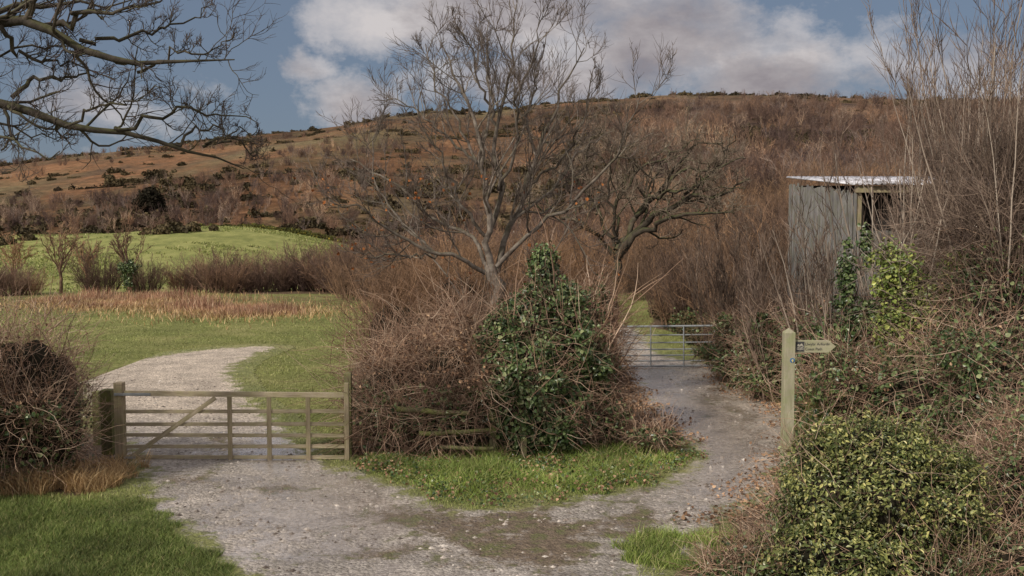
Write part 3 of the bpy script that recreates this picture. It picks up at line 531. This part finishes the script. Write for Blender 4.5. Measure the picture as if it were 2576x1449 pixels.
tag(mb.obj('bramble_patch',[M_bram,M_dark,M_ivy,M_dead]),'low sprawling brambles at the edge of the track','bush')
bl=[B(2570,1300,11.3,.65,.8,1.1),B(2500,1430,10.5,.55,.6,.5),B(2630,1180,12,.8,.8,1.2),B(2380,1470,10,.45,.4,.3)]
mb=MB(); core(mb,bl,1,.6); twigs(mb,bl,4600,.7,.0042,7,.3,-.02,.7,0,.5); p,o=blobpts(bl,7000,.6); leaves(mb,p,.05,o,2)
tag(mb.obj('bramble_bush',[M_bram,M_dark,M_ivy]),'arching brown bramble stems against the evergreen shrub','bush')
# ---------------------------------------------------------------- gate, posts
GY=16.75
def gz(py,d=GY): return at(0,py,d)[2]
def gxx(px,d=GY): return at(px,1000,d)[0]
def bev(o,w=.005):
    m=o.modifiers.new('Bevel','BEVEL'); m.width=w; m.segments=2; return o
def piece(name,parent,c,s,mat,rot=None,b=.005):
    mb=MB(); box(mb,(0,0,0),s); o=mb.obj(name,[mat],parent); pl=parent.location if parent else Vector((0,0,0))
    o.location=Vector(c)-pl
    if rot: o.rotation_euler=rot
    return bev(o,b)
x0,x1=gxx(314),gxx(866); ge=empty('field_gate',((x0+x1)/2,GY,0),label='five bar wooden field gate closed across the gravel track',cat='gate')
xm=(x0+x1)/2
za,zb=gz(989),gz(994)
piece('top_rail',ge,(xm,GY,(za+zb)/2),(x1-x0,.07,.085),M_gateH,(0,math.atan((za-zb)/(x1-x0)),0))
for py in(1035,1067,1095,1123,1150):
    piece('rail',ge,(xm+rng.uniform(-.01,.01),GY+.005,gz(py)),(x1-x0,.025,.062),M_gateH,(0,rng.uniform(-.004,.004),0),.003)
for px in(578,677,775):
    zt,zb_=gz(998),gz(1160); piece('upright',ge,(gxx(px),GY-.025,(zt+zb_)/2),(.075,.025,zt-zb_),M_gateV,None,.003)
zt,zb_=gz(963),gz(1158); piece('stile',ge,(x1+.04,GY,(zt+zb_)/2),(.078,.075,zt-zb_),M_gateV)
a=np.array([gxx(322),gz(1153)]); b=np.array([gxx(543),gz(1000)]); dv=b-a; piece('brace',ge,((a[0]+b[0])/2,GY-.024,(a[1]+b[1])/2),(np.linalg.norm(dv),.024,.075),M_gateH,(0,-math.atan2(dv[1],dv[0]),0),.003)
piece('hinge_strap',ge,(gxx(335),GY-.042,gz(991)),(.62,.008,.045),M_steel,None,.002)
piece('hinge_strap',ge,(gxx(325),GY-.042,gz(1150)),(.2,.008,.04),M_steel,None,.002)
def post(name,px,w,ztop,d,mat,label,pyr=False,w2=None):
    x=gxx(px,d); e=MB(); w2=w2 or w
    z0=-.2; hh=ztop
    v=[(-w/2,-w2/2,z0),(w/2,-w2/2,z0),(w/2,w2/2,z0),(-w/2,w2/2,z0),(-w/2,-w2/2,hh),(w/2,-w2/2,hh),(w/2,w2/2,hh),(-w/2,w2/2,hh),(0,0,hh+(w*.45 if pyr else .02))]
    e.add(v,[[0,1,5,4],[1,2,6,5],[2,3,7,6],[3,0,4,7]]); e.Q.append(np.array([[4,5,8],[5,6,8],[6,7,8],[7,4,8]])); e.M.append(np.zeros(4)); e.SM.append(np.zeros(4,bool))
    o=e.obj(name,[mat]); o.location=(x,d,0); bev(o,.006); 
    if label: tag(o,label,'post')
    return o
post('gate_post',301,.15,gz(962,16.8),16.8,M_gateV,'square weathered timber post hanging the wooden gate')
post('fence_post',271,.19,gz(980,17.1),17.1,M_postM,'thick mossy green timber post beside the gate post')
post('fence_post',876,.12,gz(938,17.3),17.3,M_postM,'dark mossy timber post half hidden in the hedge')
post('fence_post',243,.12,gz(985,17.8),17.8,M_postM,'dark mossy timber post half hidden in the hedge')
fe=empty('wooden_fence',(gx(1120,16.9),16.9,0),label='broken mossy rail fence buried in the hedge',cat='fence')
for (a,b,r) in [((998,1028),(1180,1040),.05),((1055,1090),(1230,1082),.045),((1105,1125),(1240,1128),.04)]:
    p=[at(a[0],a[1],16.85),at((a[0]+b[0])/2,(a[1]+b[1])/2+2,16.8),at(b[0],b[1],16.95)]; q,rr=limb(p,r,r*.9,8,.008)
    mb=MB(); tubes(mb,q[None],rr[None],7); mb.obj('rail',[M_postM],fe,loc=tuple(fe.location)).location=(0,0,0)
o=post('post',1318,.10,.38,16.75,M_postM,None); o.parent=fe; o.location=o.location-fe.location
o=post('post',1240,.12,.8,17.1,M_postM,None); o.parent=fe; o.location=o.location-fe.location
d=27.6; e=empty('steel_gate',(gx(1680,d),d,0),label='galvanised tubular steel gate across the lane',cat='gate')
def tb(name,par,a,b,r,mat,sides=8):
    mb=MB(); q,rr=limb([a,b],r,r,4,0); tubes(mb,q[None],rr[None],sides); o=mb.obj(name,[mat],par,loc=tuple(par.location)); o.location=(0,0,0); return o
for py in(821,843,862,879,894,908,921):
    tb('rail',e,at(1490,py+1.5,d),at(1797,py-1.5,d),.028 if py in(821,921) else .019,M_steel)
for px in(1490,1637,1720,1798): tb('upright',e,at(px,820,d-.025 if px in(1637,1720) else d),at(px,923,d-.025 if px in(1637,1720) else d),.028 if px in (1490,1798) else .02,M_steel)
post('gate_post',1817,.18,gz(792,27.8),27.8,M_postM,'dark timber post hanging the steel gate')
post('gate_post',1475,.18,gz(800,27.8),27.8,M_postM,'dark timber post latching the steel gate')
fe2=empty('rail_fence',(gx(1870,27.5),27.5,0),label='dark timber rail fence running into the hedge',cat='fence')
for py in(800,835,868): 
    tb('rail',fe2,at(1822,py,27.7),at(1960,py+4,26.5),.05,M_postM,6)
d=13.5; zt=gz(836,d); sx_=gx(1988,d); se=empty('signpost',(sx_,d,0),label='wooden coast path signpost with pointed arm beside the lane',cat='signpost')
PW=.145
o=post('post',1988,PW,zt,d,M_sign,None,True); o.parent=se; o.location=(0,0,0)
k=185.5; z1=at(2000,856,d)[2]; z0=at(2000,887,d)[2]; L=105/k; xl=PW/2+.002; mb=MB()
t=.018; prof=[(0,z0),(L-.10,z0),(L,(z0+z1)/2),(L-.10,z1),(0,z1)]
v=[(xl-.0+p[0],-t,p[1]) for p in prof]+[(xl+p[0],t,p[1]) for p in prof]
mb.V.append(np.array(v)); mb.n=10; mb.Q.append(np.array([[0,1,2,3,4]])); mb.Q.append(np.array([[9,8,7,6,5]])); mb.Q.append(np.array([[i,5+i,5+(i+1)%5,(i+1)%5] for i in range(5)])); mb.M=[np.zeros(7)]; mb.SM=[np.zeros(7,bool)]
arm=mb.obj('sign_arm',[M_arm],se); bev(arm,.004)
def text(body,size,x,z,mat,par):
    cu=bpy.data.curves.new('t','FONT'); cu.body=body; cu.size=size; cu.extrude=.0012; o=bpy.data.objects.new('t',cu); COL.objects.link(o)
    bpy.context.view_layer.update(); me=bpy.data.meshes.new_from_object(o.evaluated_get(bpy.context.evaluated_depsgraph_get())); COL.objects.unlink(o); bpy.data.objects.remove(o)
    me.name='lettering'; me.materials.clear(); me.materials.append(mat); q=bpy.data.objects.new('lettering',me); COL.objects.link(q); q.parent=par; q.rotation_euler=(math.pi/2,0,0); q.location=(x,-t-.0022,z); return q
zm=(z0+z1)/2
text('Llwybr Arfordir',.053,xl+.143,zm+.018,M_ink,arm); text('Coast Path',.053,xl+.143,zm-.050,M_ink,arm)
mb=MB(); box(mb,(xl+.075,-t-.002,zm),(.115,.004,.135)); em=mb.obj('emblem',[M_ink],arm)
mb=MB(); y=-t-.006
c=np.array([(.03,.012),(.05,.035),(.07,.022),(.095,.045),(.12,.012)]); 
v=[(xl+p[0],y,zm+p[1]) for p in c]; mb.add([v[0],v[1],v[2],v[3],v[4]],[[0,2,1],[0,4,2],[2,4,3]])
for i,zo in enumerate((-.004,-.022,-.04)):
    xx=np.linspace(.025,.125,11); zz=.0045*np.sin(xx*120+i)+zo; top=[(xl+a,y,zm+b+.004) for a,b in zip(xx,zz)]; bot=[(xl+a,y,zm+b-.004) for a,b in zip(xx,zz)]
    mb.add(bot+top,[[j,j+1,12+j,11+j] for j in range(10)])
mb.obj('emblem_waves',[M_cream],em)
def disc(name,r,x,y,z,mat,par,n=20):
    mb=MB(); a=np.arange(n)*2*math.pi/n; v=[(x+r*math.cos(q),y,z+r*math.sin(q)) for q in a]+[(x,y-.004,z)]; mb.add(v,[[i,(i+1)%n,n] for i in range(n)]); return mb.obj(name,[mat],par)
zd=at(1990,905,d)[2]; fy=-PW/2; wm=disc('waymark_disc',.034,.034,fy-.003,zd,M_blue,se); disc('waymark_ring',.016,.034,fy-.008,zd,M_cream,wm)
ay=fy-.0135
mb=MB(); mb.add([(.028,ay,zd-.024),(.040,ay,zd-.024),(.040,ay,zd+.003),(.028,ay,zd+.003)],[[0,1,2,3]]); mb.add([(.020,ay,zd+.003),(.048,ay,zd+.003),(.034,ay,zd+.024)],[[0,1,2]]); mb.obj('waymark_arrow',[M_yel],wm)
# ---------------------------------------------------------------- barn
be=empty('barn',(8.6,25,0),label='weathered grey board barn with pale tin roof behind saplings',cat='barn')
X0,X1,Y0,Y1=8.6,19.,25.,31.; zf,zk=5.0,5.45
mb=MB()
yy=Y0
while yy<Y1:
    w=rng.uniform(.13,.2); zt=zf+(zk-zf)*(yy-Y0)/(Y1-Y0)-.12-rng.uniform(0,.12); o_=rng.uniform(-.02,.02); box(mb,(X0+o_,yy+w/2,zt/2),(.025,w-.018,zt)); yy+=w
xx=X0+.05
while xx<X1:
    w=rng.uniform(.13,.2); ht=zf-1.1-rng.uniform(0,.08); box(mb,(xx+w/2,Y0+rng.uniform(-.02,.02),ht/2),(w-.018,.025,ht)); xx+=w
w_=mb.obj('wall',[M_board],be,loc=(8.6,25,0)); w_.location=(0,0,0)
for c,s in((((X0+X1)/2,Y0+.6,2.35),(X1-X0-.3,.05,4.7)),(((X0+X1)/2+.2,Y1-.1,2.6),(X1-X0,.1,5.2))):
    mb=MB(); box(mb,c,s); o=mb.obj('inner_shade_wall',[M_barnd],be,loc=(8.6,25,0)); o.location=(0,0,0)  # near-black panels, the shade inside the open barn put into their colour
mb=MB()
for xx in np.arange(X0+.1,X1,2.2): box(mb,(xx,Y0+.12,zf/2-.05),(.14,.14,zf-.1))
box(mb,((X0+X1)/2,Y0+.0,zf-.12),(X1-X0,.06,.16))
o=mb.obj('frame',[M_gateV],be,loc=(8.6,25,0)); o.location=(0,0,0)
n_=260; xx=np.linspace(X0-.08,X1+.2,n_); zz=.02*np.sin(xx*2*math.pi/.15); sl=(zk-zf)/(Y1-Y0)
fr=np.repeat(rng.uniform(-.14,.06,n_//10+1),10)[:n_]
V=np.concatenate([np.stack([xx,Y0-.15+fr,zz+zf-.2*sl+.03],1),np.stack([xx,np.full(n_,Y1+.1),zz+zk+.1*sl+.03],1)]); mb=MB(); mb.add(V,[[i,i+1,n_+i+1,n_+i] for i in range(n_-1)],0,True)
o=mb.obj('roof',[M_tin],be,loc=(8.6,25,0)); o.location=(0,0,0); sm=o.modifiers.new('Solidify','SOLIDIFY'); sm.thickness=.02
# ---------------------------------------------------------------- scatter via geometry nodes
def scatter(name,pts,sc,objs,label,cat):
    c=bpy.data.collections.new(name+'_source')
    for o in objs: c.objects.link(o)
    me=bpy.data.meshes.new(name); me.vertices.add(len(pts)); me.vertices.foreach_set('co',np.asarray(pts,np.float32).ravel()); me.update()
    o=bpy.data.objects.new(name,me); COL.objects.link(o); attrf(o,'sc',sc); attrf(o,'rz',rng.uniform(0,6.28,len(pts)))
    for q in objs[0].data.materials: me.materials.append(q)
    ng=bpy.data.node_groups.new(name,'GeometryNodeTree'); ng.interface.new_socket('Geometry',in_out='INPUT',socket_type='NodeSocketGeometry'); ng.interface.new_socket('Geometry',in_out='OUTPUT',socket_type='NodeSocketGeometry')
    a=ng.nodes; gi=a.new('NodeGroupInput'); go=a.new('NodeGroupOutput'); ip=a.new('GeometryNodeInstanceOnPoints'); ci=a.new('GeometryNodeCollectionInfo'); ci.inputs['Collection'].default_value=c; ci.inputs['Separate Children'].default_value=True; ci.inputs['Reset Children'].default_value=True
    s1=a.new('GeometryNodeInputNamedAttribute'); s1.data_type='FLOAT'; s1.inputs['Name'].default_value='sc'
    s2=a.new('GeometryNodeInputNamedAttribute'); s2.data_type='FLOAT'; s2.inputs['Name'].default_value='rz'
    cx=a.new('ShaderNodeCombineXYZ'); rv=a.new('FunctionNodeRandomValue'); rv.data_type='INT'
    for i in rv.inputs:
        if i.type=='INT' and i.name=='Max': i.default_value=len(objs)-1
        if i.type=='INT' and i.name=='Min': i.default_value=0
    lk=ng.links.new; lk(gi.outputs[0],ip.inputs['Points']); lk(ci.outputs[0],ip.inputs['Instance']); ip.inputs['Pick Instance'].default_value=True
    ro=[q for q in rv.outputs if q.type=='INT'][0]; lk(ro,ip.inputs['Instance Index']); lk(s1.outputs[0],ip.inputs['Scale']); lk(s2.outputs[0],cx.inputs[2]); lk(cx.outputs[0],ip.inputs['Rotation']); lk(ip.outputs[0],go.inputs[0])
    m=o.modifiers.new('Scatter','NODES'); m.node_group=ng
    return tag(o,label,cat,'stuff')
def tmpl_brush(n,h,sp,rad,rb,mat,s1=9,s2=4,seed=0):
    a=rng.uniform(0,6.28,n); r=rad*np.sqrt(rng.uniform(0,1,n)); pos=np.stack([np.cos(a)*r,np.sin(a)*r,0*a-.1],1)
    d=norm(np.stack([np.cos(a)*sp*rng.uniform(.1,1,n),np.sin(a)*sp*rng.uniform(.1,1,n),np.ones(n)],1))
    P,R=walk(pos,d,h*rng.uniform(.6,1.,n),rb*rng.uniform(.6,1.3,n),7,.09,.02)
    mb=MB(); tubes(mb,P,R,4); P1,R1=grow(P,R,s1,.35,.6,5,.15,.08,.6,.1,rb*.4); tubes(mb,P1,R1,3); P2,R2=grow(P1,R1,s2,.5,.6,4,.2,.05,.7,.1,rb*.28); tubes(mb,P2,R2,3)
    return mb.obj('brush',[mat],link=False)
def tmpl_clump(n,mat,sz=.3,flat=.6,sp=.5):
    bl=[(rng.uniform(-sp,sp),rng.uniform(-sp,sp),rng.uniform(.1,.45),rng.uniform(.4,.8),rng.uniform(.4,.8),rng.uniform(.3,.7)*flat/.6) for _ in range(6)]
    mb=MB(); p,o=blobpts(bl,n,.55); leaves(mb,p,sz,o,0,.5); return mb.obj('clump',[mat],link=False)
br3=[tmpl_brush(22,3.6,.55,.9,.026,M_bgT) for _ in range(3)]
wd3=[tmpl_brush(14,4.6,.7,.7,.06,M_bgP,9,5) for _ in range(3)]
pl2=[tmpl_brush(5,5.,.45,.3,.07,M_pale,8,4) for _ in range(2)]
sc3=[tmpl_clump(420,M_scr,.3,.55,s_) for s_ in (.4,1.0,1.6,2.2)]
go3=[tmpl_clump(500,M_gorse,.2) for _ in range(2)]
iv2=[tmpl_clump(600,M_ivy,.14) for _ in range(1)]+[tmpl_clump(600,M_scr,.14) for _ in range(2)]
def P3(x,y): return np.stack([x,y,hgt(x,y)],1)
y=rng.uniform(31,75,500); x=rng.uniform(0,1,500)*(.55*y-5.5)+ 5.6+.02*y; k=~((x>8)&(x<19.5)&(y<32))&((x>6.9)|(y>38)); x=x[k];y=y[k]
scatter('roadside_brushwood',P3(x,y),rng.uniform(.5,1.15,len(x)),br3,'mass of bare tan brushwood covering the slope beyond the lane','brushwood')
y=rng.uniform(29,46,220); x=6.3+rng.uniform(0,1,220)**1.5*4+.03*(y-30)
scatter('bank_ivy',P3(x,y),rng.uniform(.3,.8,220),iv2,'dark green ivy and ferns on the lane bank','undergrowth')
y=rng.uniform(46,78,420); x=rng.uniform(-.17,.11,420)*y; k=(x<3.4)&((x>-.13*y)|(y>52)); x=x[k];y=y[k]
scatter('hedgerow_brushwood',P3(x,y),rng.uniform(.5,.95,len(x)),br3,'reddish brown bare hedgerow brush beyond the meadow','brushwood')
y=142*(470/142)**rng.uniform(0,1,5200); px=rng.uniform(900,3100,5200); x=(px-CX)/F*y
k=rng.uniform(0,1,5200)<sstep(1200,1700,px+260*vn(x,y,.03,9))*(1-.95*sstep(310,400,y))*(.42+.9*vn(x,y,.05,19)); x=x[k];y=y[k]
scatter('hillside_wood',P3(x,y),rng.uniform(.4,1.15,len(x)),wd3+pl2[:1],'purple brown leafless woodland on the hillside','woodland')
y=rng.uniform(75,142,700); x=rng.uniform(-.17,.62,700)*y; k=(x>-14); x=x[k];y=y[k]
scatter('valley_wood',P3(x,y),rng.uniform(.4,.9,len(x)),wd3+pl2[:1],'leafless brown woodland at the foot of the hill','woodland')
n0=13000; y=146*(500/146)**rng.uniform(0,1,n0); px=rng.uniform(-400,3000,n0); x=(px-CX)/F*y
den=.03+.95*sstep(.12,.38,vn(x,y,.035,71)+.5*vn(x,y,.10,72)+.25*vn(x,y,.4,73))*.75+.3*(1-sstep(160,200,y))+.5*sstep(450,478,y)
k=rng.uniform(0,1,n0)<den; x=x[k];y=y[k]
scatter('hillside_scrub',P3(x,y)-np.array([0,0,.3]),rng.uniform(.3,1.5,len(x))**1.3*np.where(y>400,1.3,1.),sc3,'dark scrub and gorse clumps scattered over the bracken hill','scrub')
n0=2400; y=146*(430/146)**rng.uniform(0,1,n0); px=rng.uniform(-300,1400,n0); x=(px-CX)/F*y; k=vn(x,y,.05,77)+.6*vn(x,y,.15,78)+1.0*(1-sstep(150,200,y))>0.15; x=x[k];y=y[k]
scatter('hillside_thorns',P3(x,y),rng.uniform(.2,.7,len(x)),wd3+pl2,'scattered grey leafless thorn trees on the hillside','trees')
t=rng.uniform(0,1,420); px=480+430*t; y=rng.uniform(128,134,420); x=(px-CX)/F*y
scatter('gorse_hedge',P3(x,y)-np.array([0,0,.2]),rng.uniform(.5,1.0,len(x)),go3,'dark gorse hedge with yellow flowers topping the field','hedge')
def inst(name,src,x,y,s,label,cat,group=None,sz=1.):
    o=bpy.data.objects.new(name,src.data); COL.objects.link(o); o.location=(x,y,float(hgt(x,y))); o.scale=(s,s,s*sz); o.rotation_euler=(0,0,rng.uniform(0,6.28)); return tag(o,label,cat,None,group)
dn=[tmpl_brush(70,2.6,1.1,.9,.024,M_bgP,11,4) for _ in range(2)]
for i,(px,d,s) in enumerate([(460,60,.75),(510,60,.95),(560,59,1.05),(600,61,1.05),(640,60,.85),(690,61,1.0),(740,62,1.15),(790,61,1.2),(840,60,1.2),(890,58,1.3),(20,56,.8),(70,57,.6),(-40,56,.9)]):
    inst('hedge_shrub',dn[i%2],gx(px,d),d,s,'grey brown leafless shrub in the field hedge','shrub','shrubs along the field hedge')
for px,s in((250,.85),(362,.75)):
    inst('small_shrub',dn[0],gx(px,58),58,s,'dark twiggy shrub standing in the field hedge','shrub','shrubs along the field hedge',1.25)
for px,d,s in((370,104,.9),(410,105,1.2),(450,106,1.3),(490,108,1.3),(540,110,.8),(20,100,1.2),(70,104,1.),(-30,98,1.3)):
    inst('field_shrub',sc3[0],gx(px,d+5),d+5,s,'dark scrub bush on the green field','shrub','scrub bushes on the field')
def smalltree(px,d,h,label,ivy=False,r0=.12,sp=.8):
    cx=gx(px,d); z=float(hgt(cx,d)); tp=(cx,d,z+h*.35)
    lim=[limb([(cx,d,z-.1),(cx+.05,d,z+h*.2),(cx,d,z+h*.4)],r0,r0*.7,8)]
    for _ in range(9):
        a=rng.uniform(0,6.28); q=rng.uniform(.2,1)*sp; lim.append(limb([(cx,d,z+h*rng.uniform(.2,.38)),(cx+math.cos(a)*q*h*.18,d+math.sin(a)*q*h*.18,z+h*.6),(cx+math.cos(a)*q*h*.36,d+math.sin(a)*q*h*.36,z+h*rng.uniform(.8,1.))],r0*.4,.02,8,.06))
    def ex(cb):
        if ivy:
            p,o=blobpts([(cx,d,z+h*.3,.35,.35,h*.3),(cx,d,z+h*.45,.6,.5,h*.13)],1500,.4); leaves(cb,p,.12,o,1)
    return tree('small_tree',lim,8,[dict(n=6,L=.45,ang=.6,K=6,jit=.2,up=.1,rr=.6,t0=.3,rmin=.018),dict(n=5,L=.5,ang=.6,K=5,jit=.2,up=.08,rr=.7,rmin=.014),dict(n=3,L=.5,ang=.6,K=3,jit=.2,up=.05,rr=.8,rmin=.012)],5,M_bgT,M_bgT,label,leafm=M_ivy,extra=ex)
smalltree(322,57,3.4,'small bare tree with ivy covered trunk beyond the meadow',True)
smalltree(150,58,3.9,'round headed bare tree beyond the meadow',False,.12,1.3)
smalltree(215,62,3.3,'pale twiggy bare tree beyond the meadow',False,.1,1.2)
smalltree(30,60,3.2,'pale twiggy bare tree beyond the meadow',False,.1,1.2)
x=gx(380,165); mb=MB(); z=float(hgt(x,165)); p,o=blobpts([(x,165,z+2.2,2.1,2.,2.1),(x-1.,165,z+1.2,1.8,1.6,1.3),(x+1.1,165,z+1.5,1.4,1.4,1.5)],5000,.6); leaves(mb,p,.35,o,0,.5)
tag(mb.obj('holly_tree',[M_dark]),'dark rounded evergreen tree on the lower hillside','tree')
# ---------------------------------------------------------------- light, world, camera
el=math.radians(38); az=math.atan2(-.65,-.70)
sd_=Vector((math.sin(az)*math.cos(el),math.cos(az)*math.cos(el),math.sin(el)))
lp=bpy.data.lights.new('sun','SUN'); lp.energy=3.3; lp.angle=math.radians(3); lp.color=(1.,.92,.81); lo=bpy.data.objects.new('sun',lp); COL.objects.link(lo); lo.rotation_euler=sd_.to_track_quat('Z','Y').to_euler()
W=bpy.data.worlds.new('World'); S.world=W; W.use_nodes=True; nt=W.node_tree; bg=nt.nodes['Background']; bg.inputs['Strength'].default_value=.1
class WN(N):
    def __init__(s): s.t=nt; s.tc=s.new('ShaderNodeTexCoord'); s.pos=s.tc.outputs['Generated']
w=WN(); sky=w.new('ShaderNodeTexSky'); sky.sky_type='NISHITA'; sky.sun_disc=False; sky.sun_elevation=el; sky.sun_rotation=az; sky.ozone_density=2.
warp=w.noise(6,6,.62,out='Color'); wv=w.new('ShaderNodeVectorMath'); wv.operation='MULTIPLY_ADD'; w.link(warp,wv.inputs[0]); wv.inputs[1].default_value=(.12,.0,.10); w.link(w.pos,wv.inputs[2])
wv2=w.new('ShaderNodeVectorMath'); wv2.operation='SUBTRACT'; w.link(wv.outputs[0],wv2.inputs[0]); wv2.inputs[1].default_value=(.06,0,.05); vec=wv2.outputs[0]
tot=None
for (px,py,rx_,ry_,amp) in [(1270,10,440,115,1.),(1600,130,330,120,1.),(1420,190,420,85,.8),(880,230,120,70,.85),(1900,205,170,75,.95),(980,40,200,85,.9),(780,150,80,40,.6),(200,250,150,70,.55),(2300,180,330,100,.55),(1750,60,180,80,.8),(1000,180,120,50,.5)]:
    r=Vector(ray(px,py)).normalized(); s1=w.new('ShaderNodeVectorMath'); s1.operation='SUBTRACT'; w.link(vec,s1.inputs[0]); s1.inputs[1].default_value=r
    s2=w.new('ShaderNodeVectorMath'); s2.operation='MULTIPLY'; w.link(s1.outputs[0],s2.inputs[0]); s2.inputs[1].default_value=(F/rx_,2.,F/ry_)
    s3=w.new('ShaderNodeVectorMath'); s3.operation='LENGTH'; w.link(s2.outputs[0],s3.inputs[0])
    v=w.math('MULTIPLY',w.math('SUBTRACT',1.3,s3.outputs['Value']),amp,False); tot=v if tot is None else w.math('MAXIMUM',tot,v)
tot=w.math('MAXIMUM',tot,0.)
nz=w.noise(10,10,.66,w.mapv((1,1,1.5)))
sy=w.new('ShaderNodeSeparateXYZ'); w.link(w.pos,sy.inputs[0]); fill_sky=w.math('MAXIMUM',w.math('LESS_THAN',sy.outputs[1],.6),w.ramp(sy.outputs[2],[(.235,0.),(.33,1.)])); back=w.math('MULTIPLY',w.ramp(w.noise(2.5,5,.6),[(.34,0.),(.54,.85)]),fill_sky)  # unseen clouds behind and above the view, added and brightened as fill
ct=w.math('ADD',w.math('ADD',tot,back),w.math('MULTIPLY',w.math('SUBTRACT',nz,.5),2.0))
cm=w.ramp(ct,[(.14,0.),(.48,.6),(.95,1.)])
edge=w.ramp(ct,[(.35,1.),(.95,0.)])
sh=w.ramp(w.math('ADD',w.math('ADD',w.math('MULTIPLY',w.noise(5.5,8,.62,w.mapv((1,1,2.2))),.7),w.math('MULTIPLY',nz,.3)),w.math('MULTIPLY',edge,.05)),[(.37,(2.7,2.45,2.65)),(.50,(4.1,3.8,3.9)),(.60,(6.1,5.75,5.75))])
sh=w.mix(fill_sky,sh,w.mix(1.,sh,(1.65,1.62,1.6),'MULTIPLY'))
skc=w.mix(1.,sky.outputs[0],(.74,.76,.80),'MULTIPLY')
skc=w.mix(.75,skc,(1.55,1.95,2.65))
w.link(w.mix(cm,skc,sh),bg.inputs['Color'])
cd=bpy.data.cameras.new('camera'); cam=bpy.data.objects.new('camera',cd); COL.objects.link(cam); cam.location=(0,0,H); cam.rotation_euler=(math.pi/2-PITCH,0,0); cd.sensor_width=36; cd.lens=36*F/2576.; cd.clip_end=3000; S.camera=cam
S.view_settings.view_transform='Standard'; S.view_settings.look='None'; S.view_settings.exposure=0
